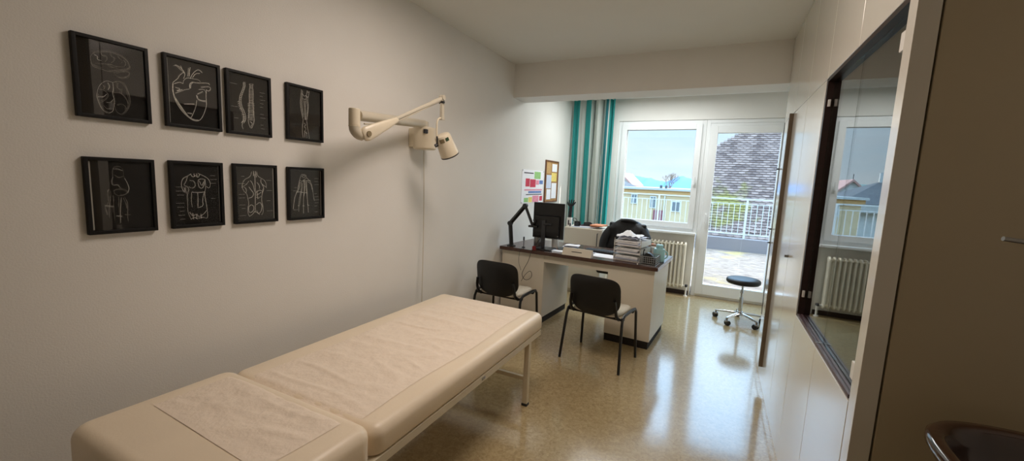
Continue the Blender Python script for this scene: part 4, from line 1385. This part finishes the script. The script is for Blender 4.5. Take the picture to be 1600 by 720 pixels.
def side_cabinet():
    t = thing('side_cabinet', 'low white cabinet with a long dark handle in front of the curtain', 'cabinet', (-1.63, 5.75, 0))
    MB().box((-1.90, 5.52, .05), (-1.36, 5.98, .925), .003).box((-1.88, 5.54, 0), (-1.38, 5.96, .05)).build('carcass', 'desk_white', t, world=True)
    d = MB().box((-1.897, 5.500, .055), (-1.363, 5.519, .92), .002).build('door', 'desk_white', t, world=True)
    MB().tube([(-1.42, 5.50, .87), (-1.42, 5.472, .865), (-1.42, 5.472, .60), (-1.42, 5.50, .595)], .006, 8).build('handle', 'dark_grey', d, world=True)
    z = .926
    t = thing('brush_holder', 'white holder with a black stem spreading into finger-like tips, on the low cabinet', 'holder', (-1.865, 5.60, z))
    MB().box((-.034, -.03, 0), (.034, .03, .125), .005).build('pot', 'white_glaze', t)
    MB().box((-.012, -.0312, .02), (.006, -.0295, .09)).box((.012, -.0312, .005), (.034, -.0295, .045)).build('label_patch', 'p_dark', t)
    MB().tube([(0, 0, .115), (.004, 0, .20), (.010, 0, .285)], [.026, .026, .024], 14).build('stem', 'black', t)
    for k, (dx, h) in enumerate(((-.052, .345), (-.026, .372), (.008, .380), (.042, .374), (.064, .348))):
        MB().tube([(.008, 0, .275), (dx * .8, 0, .315), (dx + .008, .004, h)], [.014, .011, .008], 8, smooth=1).build('tip', 'black', t)

    def mag(label, x, y, w, d_, zz, th, rz, m, nm='magazine'):
        o = MB().box((-w / 2, -d_ / 2, 0), (w / 2, d_ / 2, th), .001, 1).build(nm, m)
        o.location = (x, y, zz)
        o.rotation_euler = (0, 0, rz)
        tag(o, label, 'magazine', 'magazines on the low cabinet')
    mag('bluish magazine, lowest of the pile on the low cabinet', -1.66, 5.66, .30, .22, z, .010, .05, 'paper_b')
    mag('white magazine in the pile on the low cabinet', -1.60, 5.68, .28, .21, z + .0105, .010, -.12, 'paper')
    mag('dark covered magazine in the pile on the low cabinet', -1.57, 5.70, .27, .20, z + .021, .012, .1, 'p_dark')
    mag('orange and white magazine at the right end of the low cabinet', -1.455, 5.66, .17, .24, z + .0335, .018, -.1, 'p_orange')
    t = thing('camera_box', 'dark small device with a looped strap on the low cabinet', 'device', (-1.745, 5.61, z + .0105))
    MB().box((-.045, -.025, 0), (.045, .025, .070), .008).build('body', 'black', t)
    MB().cyl((.0, -.024, .036), (0, -.045, .036), .022).build('lens_ring', 'dark_grey', t)
    MB().tube([(-.045, 0, .06), (-.075, 0, .085), (-.06, 0, .115), (-.02, 0, .10), (-.01, 0, .07)], .004, 6, smooth=2).build('strap', 'black', t)
    t = thing('stapler', 'black stapler on the magazine pile on the low cabinet', 'stapler', (-1.60, 5.62, z + .0335), .15)
    MB().box((-.06, -.016, 0), (.06, .016, .012), .003).build('base', 'black', t)
    MB().prism([(-.06, .012), (.055, .012), (.06, .035), (.02, .050), (-.055, .040)], 1, -.015, .015, bev=.004).build('arm', 'dark_grey', t)


side_cabinet()


# ------------------------------------------------------------------ notices on the left wall
def notices():
    t = thing('wall_poster', 'white pinned calendar poster with red, blue and green pictures on the left wall', 'poster', (XL, 4.90, 1.26))
    y0, y1, z0, z1 = 4.56, 5.24, 1.262, 1.680
    MB().box((XL + .0005, y0, z0), (XL + .003, y1, z1)).build('sheet', 'paper', t, world=True)
    names = ['p_red', 'p_pink', 'p_green', 'p_blue', 'p_yellow', 'p_white', 'p_dark']
    m = MB()
    def blk(u0, u1, v0, v1, mi):
        m.box((XL + .0032, y0 + (y1 - y0) * u0, z1 - (z1 - z0) * v1), (XL + .0044, y0 + (y1 - y0) * u1, z1 - (z1 - z0) * v0), mi=mi)
    blk(.16, .34, .26, .50, 0)
    blk(.36, .62, .28, .52, 0)
    blk(.64, .78, .30, .44, 1)
    blk(.80, .98, .30, .42, 3)
    blk(.55, .85, .04, .26, 2)
    blk(.08, .50, .08, .11, 6)
    blk(.12, .95, .58, .62, 1)
    blk(.30, .92, .64, .70, 3)
    blk(.20, .95, .73, .755, 6)
    blk(.50, .80, .78, .98, 1)
    blk(.12, .30, .84, .97, 2)
    blk(.32, .48, .82, .98, 4)
    blk(.84, .98, .80, .95, 0)
    m.build('picture_print', names, t, world=True)
    p = MB()
    for y, z in ((y0 + .01, z1 - .01), (y1 - .01, z1 - .01), (y0 + .01, z0 + .01)):
        p.lathe([(0, -.004), (.006, -.002), (.006, .002), (0, .006)], Matrix.Translation((XL + .006, y, z)) @ Matrix.Rotation(PI / 2, 4, 'Y'), 10)
    p.build('pin', 'steel', t, world=True)

    t = thing('cork_board', 'wood framed cork board with pinned notes on the left wall near the curtain', 'notice board', (XL, 5.53, 1.25))
    y0, y1, z0, z1 = 5.285, 5.775, 1.256, 1.838
    MB().box((XL + .001, y0 + .012, z0 + .012), (XL + .010, y1 - .012, z1 - .012)).build('cork_panel', 'cork', t, world=True)
    f = MB()
    f.box((XL + .001, y0, z0), (XL + .020, y0 + .016, z1), .002)
    f.box((XL + .001, y1 - .016, z0), (XL + .020, y1, z1), .002)
    f.box((XL + .001, y0 + .015, z0), (XL + .020, y1 - .015, z0 + .016), .002)
    f.box((XL + .001, y0 + .015, z1 - .016), (XL + .020, y1 - .015, z1), .002)
    f.build('frame', 'cork_frame', t, world=True)
    for k, (u, v, w, h, m_) in enumerate(((.05, .04, .34, .26, 'p_tan'), (.50, .05, .42, .20, 'paper'), (.06, .34, .40, .34, 'paper_b'), (.46, .28, .44, .22, 'p_yellow'), (.50, .54, .42, .40, 'paper'), (.10, .70, .34, .26, 'paper'))):
        a, b = y0 + .016 + u * .458, z1 - .016 - v * .55
        n = MB().box((XL + .0105 + .0008 * k, a, b - h * .55), (XL + .0115 + .0008 * k, a + w * .458, b)).build('pinned_note', m_)
        tag(n, ('tan card pinned at the top left of the cork board', 'white note pinned at the top right of the cork board', 'bluish sheet pinned at the middle left of the cork board', 'yellow card pinned at the middle right of the cork board', 'white sheet pinned at the lower right of the cork board', 'white slip pinned at the lower left of the cork board')[k], 'note', 'notes on the cork board')
        recenter(n)


notices()


# ------------------------------------------------------------------ outside
def outside():
    tr = MB().box((-9, YW + .10, -.3), (7, 11.0, .10)).build('terrace', 'terrace')
    struct(tr, 'terrace covered in brown grit with fallen leaves', 'terrace')
    struct(MB().box((-9, 11.0, -.6), (7, 11.22, .40), .01).build('terrace_coping', 'coping'), 'grey low coping wall along the terrace edge', 'coping')
    struct(MB().box((XL - 3, YW + .10, -4.5), (7, 11.2, -.3)).build('building_base', 'white_render'), 'wall of the building under the terrace', 'wall')
    t = thing('terrace_railing', 'white painted metal railing along the terrace edge', 'railing', (0, 11.1, .40))
    MB().box((-8, 11.085, 1.318), (6, 11.125, 1.345), .004).build('top_rail', 'railing', t, world=True)
    MB().box((-8, 11.095, 1.205), (6, 11.115, 1.222), .003).build('upper_rail', 'railing', t, world=True)
    MB().box((-8, 11.09, .485), (6, 11.12, .510), .004).build('bottom_rail', 'railing', t, world=True)
    first = None
    x = -6.6
    while x < 2.6:
        if first is None:
            first = MB().box((-.007, -.007, .505), (.007, .007, 1.21)).build('baluster', 'railing', t)
            first.location = (x, .005, -.40)
        else:
            c = first.copy()
            COL.objects.link(c)
            c.location = (x, .005, -.40)
        x += .118
    for x in (-7.0, -5.0, -3.05, -1.35, .62, 2.5, 4.3):
        MB().box((x - .02, 11.08, .38), (x + .02, 11.13, 1.33), .003).build('post', 'railing', t, world=True)

    # neighbouring house with the big tiled roof
    t = thing('tiled_house', 'house with a steep mossy tiled roof beyond the terrace, seen through the door', 'house', (3, 15, -4.5))
    c = 12.85
    L0, RX = -.46, 7.0

    def rp(x, s, up=0.0):
        """point on the roof slope: x across, s = height gained"""
        return Vector((x, c + s - up * .7, s + up * .7))
    b = MB()
    b.prism([(12.9, -4.5), (12.9, -.25), (12.87, -.06), (c + 4.35, 4.29), (c + 6.5, 4.29), (20.5, -.2), (20.5, -4.5)], 0, .95, RX - .05)
    b.prism([(12.9, -4.5), (12.9, -.25), (12.87, -.06), (c + 2.8, 2.74), (c + 3.1, 2.74), (20.5, -.2), (20.5, -4.5)], 0, L0 + .08, .96)
    bo = b.build('walls', 'white_render', t, world=True)
    # hip body behind the clipped corner
    m = MB()
    tmp = bmesh.new()
    rows = 76
    pitch = .076
    r = random.Random(5)
    tw = .19
    for i in range(rows):
        s0 = -1.0 + i * pitch
        s1 = s0 + pitch * 1.12
        if s0 > 4.3:
            break
        off = (i % 2) * tw / 2
        # left limit: verge, then the hip line climbing to the right
        lim = L0 if s0 < 2.78 else L0 + (s0 - 2.78) / .73
        x = L0 - tw + off
        while x < RX:
            xa, xb = max(x, lim), x + tw - .006
            if xb > lim + .03:
                j = r.uniform(-.006, .006)
                lift = .030
                v = [rp(xa, s0 + j, lift), rp((xa + xb) / 2, s0 + j - .016, lift + .004), rp(xb, s0 + j, lift), rp(xb, s1 + j, .006), rp(xa, s1 + j, .006)]
                w = [rp(xa, s0 + j, lift - .022), rp((xa + xb) / 2, s0 + j - .016, lift - .018), rp(xb, s0 + j, lift - .022)]
                V = [tmp.verts.new(p) for p in v]
                Wv = [tmp.verts.new(p) for p in w]
                tmp.faces.new(V)
                tmp.faces.new((V[0], Wv[0], Wv[1], V[1]))
                tmp.faces.new((V[1], Wv[1], Wv[2], V[2]))
            x += tw
    bmesh.ops.recalc_face_normals(tmp, faces=tmp.faces)
    m._take(tmp)
    m.build('roof_tiles', 'tiles', t, world=True, sharp=10)
    # closed deck under the tiles, with the clipped corner
    tmp = bmesh.new()
    poly = [(L0, -1.0), (RX, -1.0), (RX, 4.34), (L0 + (4.34 - 2.78) / .73, 4.34), (L0, 2.78)]
    A = [tmp.verts.new(rp(x, s, .004)) for x, s in poly]
    B = [tmp.verts.new(rp(x, s, -.16)) for x, s in poly]
    tmp.faces.new(A)
    tmp.faces.new(B[::-1])
    for i in range(5):
        tmp.faces.new((A[i], B[i], B[(i + 1) % 5], A[(i + 1) % 5]))
    bmesh.ops.recalc_face_normals(tmp, faces=tmp.faces)
    d = MB()
    d._take(tmp)
    d.build('roof_deck', 'grey_roof', t, world=True)

    # long yellow building
    t = thing('yellow_building', 'long pale yellow flat-roofed building seen through the window', 'building', (-3, 38, -6))
    MB().box((-7.6, 35, -6), (6, 43, .93)).build('wall', 'yellow_wall', t, world=True)
    MB().box((-7.75, 34.75, .93), (6.1, 43.2, 1.22)).build('fascia', 'orange_band', t, world=True)
    MB().box((-7.9, 34.6, 1.22), (6.2, 43.4, 1.38)).build('roof_slab', 'cream_roof', t, world=True)
    def fw(x0, x1, z0, z1, m='win_dark'):
        f = MB()
        f.box((x0, 34.93, z0), (x1, 35.02, z1))
        w = f.build('window', 'railing', t, world=True)
        p = MB()
        mid = (x0 + x1) / 2
        p.box((x0 + .07, 34.90, z0 + .07), (mid - .03, 34.95, z1 - .07))
        p.box((mid + .03, 34.90, z0 + .07), (x1 - .07, 34.95, z1 - .07))
        p.build('pane', m, w, world=True)
    fw(-6.45, -5.95, .02, .82)
    fw(-3.28, -2.62, -.42, .42)
    fw(-4.95, -4.45, -.25, .72)
    fw(-1.2, -.5, -.42, .42)
    for x in (-4.62, -4.22):
        dd = MB().box((x, 34.9, -2.2), (x + .36, 35.0, -.38)).build('entrance_door', 'maroon', t, world=True)
    MB().box((-4.28, 34.86, -2.2), (-4.2, 34.95, .80)).box((-3.86, 34.86, -2.2), (-3.78, 34.95, .80)).build('door_frame', 'railing', t, world=True)
    for x in (-4.3, -3.9):
        MB().cyl((x, 36, 1.38), (x, 36, 1.62), .10, seg=10).build('roof_vent', 'grey_roof', t, world=True)

    # houses further left (they show in the display glass)
    t = thing('gabled_house', 'white gabled house with a reddish roof edge, at the left rim of the window view', 'house', (-14.6, 75, -6))
    MB().prism([(-16.9, -6), (-13.1, -6), (-13.1, 1.6), (-14.9, 3.3), (-16.9, 1.5)], 1, 70, 80).build('wall', 'white_render', t, world=True)
    MB().prism([(-17.2, 1.1), (-14.9, 3.3), (-12.8, 1.3), (-12.8, 1.58), (-14.9, 3.6), (-17.2, 1.4)], 1, 69.6, 80.4).build('roof', 'red_roof', t, world=True)
    MB().cyl((-14.9, 70, 3.5), (-14.9, 70, 4.3), .05).build('finial', 'grey_roof', t, world=True)
    t = thing('grey_roofed_house', 'house with a broad grey hipped roof, seen mirrored in the display glass', 'house', (-16, 53, -6))
    MB().box((-23.0, 47.5, -6), (-9.6, 59, .95)).build('wall', 'white_render', t, world=True)
    tmp = bmesh.new()
    z0, z1 = .75, 2.95
    v = [tmp.verts.new(p) for p in ((-23.6, 47, z0), (-8.9, 47, z0), (-8.9, 60, z0), (-23.6, 60, z0), (-19.0, 51.5, z1), (-12.9, 51.5, z1))]
    for f in ((0, 1, 5, 4), (1, 2, 5), (2, 3, 4, 5), (3, 0, 4), (3, 2, 1, 0)):
        tmp.faces.new([v[i] for i in f])
    bmesh.ops.recalc_face_normals(tmp, faces=tmp.faces)
    d = MB()
    d._take(tmp)
    d.build('roof', 'grey_roof', t, world=True, sharp=5)
    MB().box((-22.0, 46.9, 0), (-9.8, 47.3, .72)).build('fascia', 'cream_roof', t, world=True)
    for x in (-13.3, -12.8):
        MB().box((x - .12, 51.2, 2.4), (x + .12, 51.6, 3.75)).build('chimney', 'white_render', t, world=True)

    # bare tree far behind the yellow building
    t = thing('bare_tree', 'bare pale tree crown showing above the yellow roof', 'tree', (-6.3, 62, -6))
    tb = MB().tube([(-6.3, 62, -6), (-6.3, 62, .5), (-6.25, 62, 1.4)], [.22, .16, .12], 8).build('trunk', 'bark', t, world=True)
    br = MB()
    r = random.Random(9)

    def grow(p, d, l, rad, n):
        q = p + d * l
        br.tube([p, q], [rad, rad * .6], 5)
        if n:
            for k in range(3):
                nd = (d + Vector((r.uniform(-.8, .8), r.uniform(-.4, .4), r.uniform(-.1, .5)))).normalized()
                grow(q, nd, l * r.uniform(.6, .8), rad * .6, n - 1)
    for k in range(6):
        grow(Vector((-6.25, 62, .9 + .1 * k)), Vector((r.uniform(-1, 1), r.uniform(-.3, .3), r.uniform(.5, 1))).normalized(), .9, .05, 3)
    br.build('branches', 'bark', t, world=True)

    # ground far below, wooded hill and mountains
    struct(MB().box((-900, -60, -8), (900, 4200, -6)).build('far_ground', 'ground'), 'distant ground', 'ground')

    def ridge(name, y, h, seed, x0, x1, m, base=-6, sc_=.01, depth=400, label=''):
        def fn(u, v):
            x = x0 + (x1 - x0) * u
            n = noise.fractal(Vector((x * sc_, seed, 0)), .9, 2.1, 6)
            n2 = noise.fractal(Vector((x * sc_ * 2.2, seed + v * 2, 3)), .8, 2.2, 5)
            top = h * (.72 + .28 * n)
            prof = math.sin(PI * min(1, v * 1.0))
            return (x, y + depth * v, base + max(0, top * prof * (1 + .25 * n2 * (1 - prof))))
        o = MB().grid(220, 16, fn).build(name, m, sharp=180)
        struct(o, label, 'mountains')
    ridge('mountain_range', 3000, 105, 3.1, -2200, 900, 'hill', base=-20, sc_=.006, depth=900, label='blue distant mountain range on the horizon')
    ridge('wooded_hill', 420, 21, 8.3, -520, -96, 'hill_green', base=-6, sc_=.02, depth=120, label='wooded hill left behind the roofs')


outside()


# ------------------------------------------------------------------ light
def world():
    w = bpy.data.worlds.new('sky')
    sc.world = w
    w.use_nodes = True
    nt = w.node_tree
    nt.nodes.clear()
    out = nt.nodes.new('ShaderNodeOutputWorld')
    bg = nt.nodes.new('ShaderNodeBackground')
    tc = nt.nodes.new('ShaderNodeTexCoord')
    sp = nt.nodes.new('ShaderNodeSeparateXYZ')
    nt.links.new(tc.outputs['Generated'], sp.inputs[0])
    r = nt.nodes.new('ShaderNodeValToRGB')
    e = r.color_ramp.elements
    e[0].position, e[0].color = 0.0, lin((214, 234, 247))
    e[1].position, e[1].color = 0.55, lin((132, 182, 226))
    k = r.color_ramp.elements.new(.16)
    k.color = lin((182, 218, 243))
    nt.links.new(sp.outputs['Z'], r.inputs['Fac'])
    mp = nt.nodes.new('ShaderNodeMapping')
    mp.inputs['Scale'].default_value = (1.5, 1.5, 7)
    nt.links.new(tc.outputs['Generated'], mp.inputs['Vector'])
    n = nt.nodes.new('ShaderNodeTexNoise')
    n.inputs['Scale'].default_value = 2.4
    n.inputs['Detail'].default_value = 7
    n.inputs['Roughness'].default_value = .55
    nt.links.new(mp.outputs['Vector'], n.inputs['Vector'])
    r2 = nt.nodes.new('ShaderNodeValToRGB')
    r2.color_ramp.elements[0].position = .45
    r2.color_ramp.elements[1].position = .72
    r2.color_ramp.elements[1].color = (.35, .35, .35, 1)
    nt.links.new(n.outputs['Fac'], r2.inputs['Fac'])
    mx = nt.nodes.new('ShaderNodeMixRGB')
    mx.inputs['Color2'].default_value = lin((240, 244, 247))
    nt.links.new(r2.outputs['Color'], mx.inputs['Fac'])
    nt.links.new(r.outputs['Color'], mx.inputs['Color1'])
    nt.links.new(mx.outputs['Color'], bg.inputs['Color'])
    # hazy bright cloud deck higher up, calmer near the horizon
    mr = nt.nodes.new('ShaderNodeMapRange')
    mr.interpolation_type = 'SMOOTHSTEP'
    mr.inputs['From Min'].default_value = .16
    mr.inputs['From Max'].default_value = .50
    mr.inputs['To Min'].default_value = WORLD
    mr.inputs['To Max'].default_value = WORLD_UP
    nt.links.new(sp.outputs['Z'], mr.inputs['Value'])
    nt.links.new(mr.outputs[0], bg.inputs['Strength'])
    nt.links.new(bg.outputs[0], out.inputs['Surface'])


WORLD, WORLD_UP, SUN, FILL, FILL_BACK = 1.32, 9.5, 6.0, 26.0, 36.0
world()
sd = bpy.data.lights.new('sun', 'SUN')
sd.energy = SUN
sd.angle = math.radians(.7)
sd.color = (1.0, .95, .86)
so = bpy.data.objects.new('sun', sd)
COL.objects.link(so)
to_sun = Vector((.86, .26, .44)).normalized()
so.rotation_euler = to_sun.to_track_quat('Z', 'Y').to_euler()
so.location = (30, 15, 20)

# unseen fill lamps added for brightness: above the couch, and behind the beam
def fill_lamp(label, x, y, w, d, energy, color):
    t = thing('fill_lamp', label, 'lamp', (x, y, ZC), 0, 'added fill lamps')
    MB().box((x - w / 2, y - d / 2, ZC - .04), (x + w / 2, y + d / 2, ZC - .0005), .008).build('housing', 'pvc', t, world=True)
    ld = bpy.data.lights.new('fill_lamp_light', 'AREA')
    ld.shape = 'RECTANGLE'
    ld.size, ld.size_y = w * .94, d * .94
    ld.energy = energy
    ld.color = color
    lo = bpy.data.objects.new('fill_lamp_light', ld)
    COL.objects.link(lo)
    lo.location = (x, y, ZC - .05)


fill_lamp('added fill lamp on the ceiling above the couch, unseen', -.75, 1.95, .9, .6, FILL, (1.0, .85, .75))
fill_lamp('added fill lamp on the ceiling above the desk, hidden behind the beam', -.85, 5.45, 1.5, .7, FILL_BACK, (.96, 1.0, 1.0))

# ------------------------------------------------------------------ camera
cam = bpy.data.cameras.new('camera')
cam.sensor_fit = 'HORIZONTAL'
cam.sensor_width = 36.0
cam.lens = 643.14 * 36.0 / 1600.0
cam.clip_start = .02
cam.clip_end = 6000
co = bpy.data.objects.new('camera', cam)
COL.objects.link(co)
right = Vector((.8928708, .4481197, .0443899))
up = Vector((-.0945593, .0901990, .9914246))
fwd = Vector((-.4402730, .8894115, -.1229099))
co.matrix_world = Matrix(((right.x, up.x, -fwd.x, 0), (right.y, up.y, -fwd.y, 0), (right.z, up.z, -fwd.z, H), (0, 0, 0, 1)))
sc.camera = co

sc.view_settings.view_transform = 'Standard'
sc.view_settings.look = 'None'
sc.view_settings.exposure = 0.0
sc.view_settings.gamma = 1.0
sc.view_settings.use_curve_mapping = False
sc.cycles.use_denoising = True
sc.cycles.max_bounces = 10
sc.cycles.diffuse_bounces = 6
sc.cycles.glossy_bounces = 6
sc.cycles.transparent_max_bounces = 16
sc.cycles.sample_clamp_indirect = 6.0
sc.cycles.caustics_reflective = False
sc.cycles.caustics_refractive = False
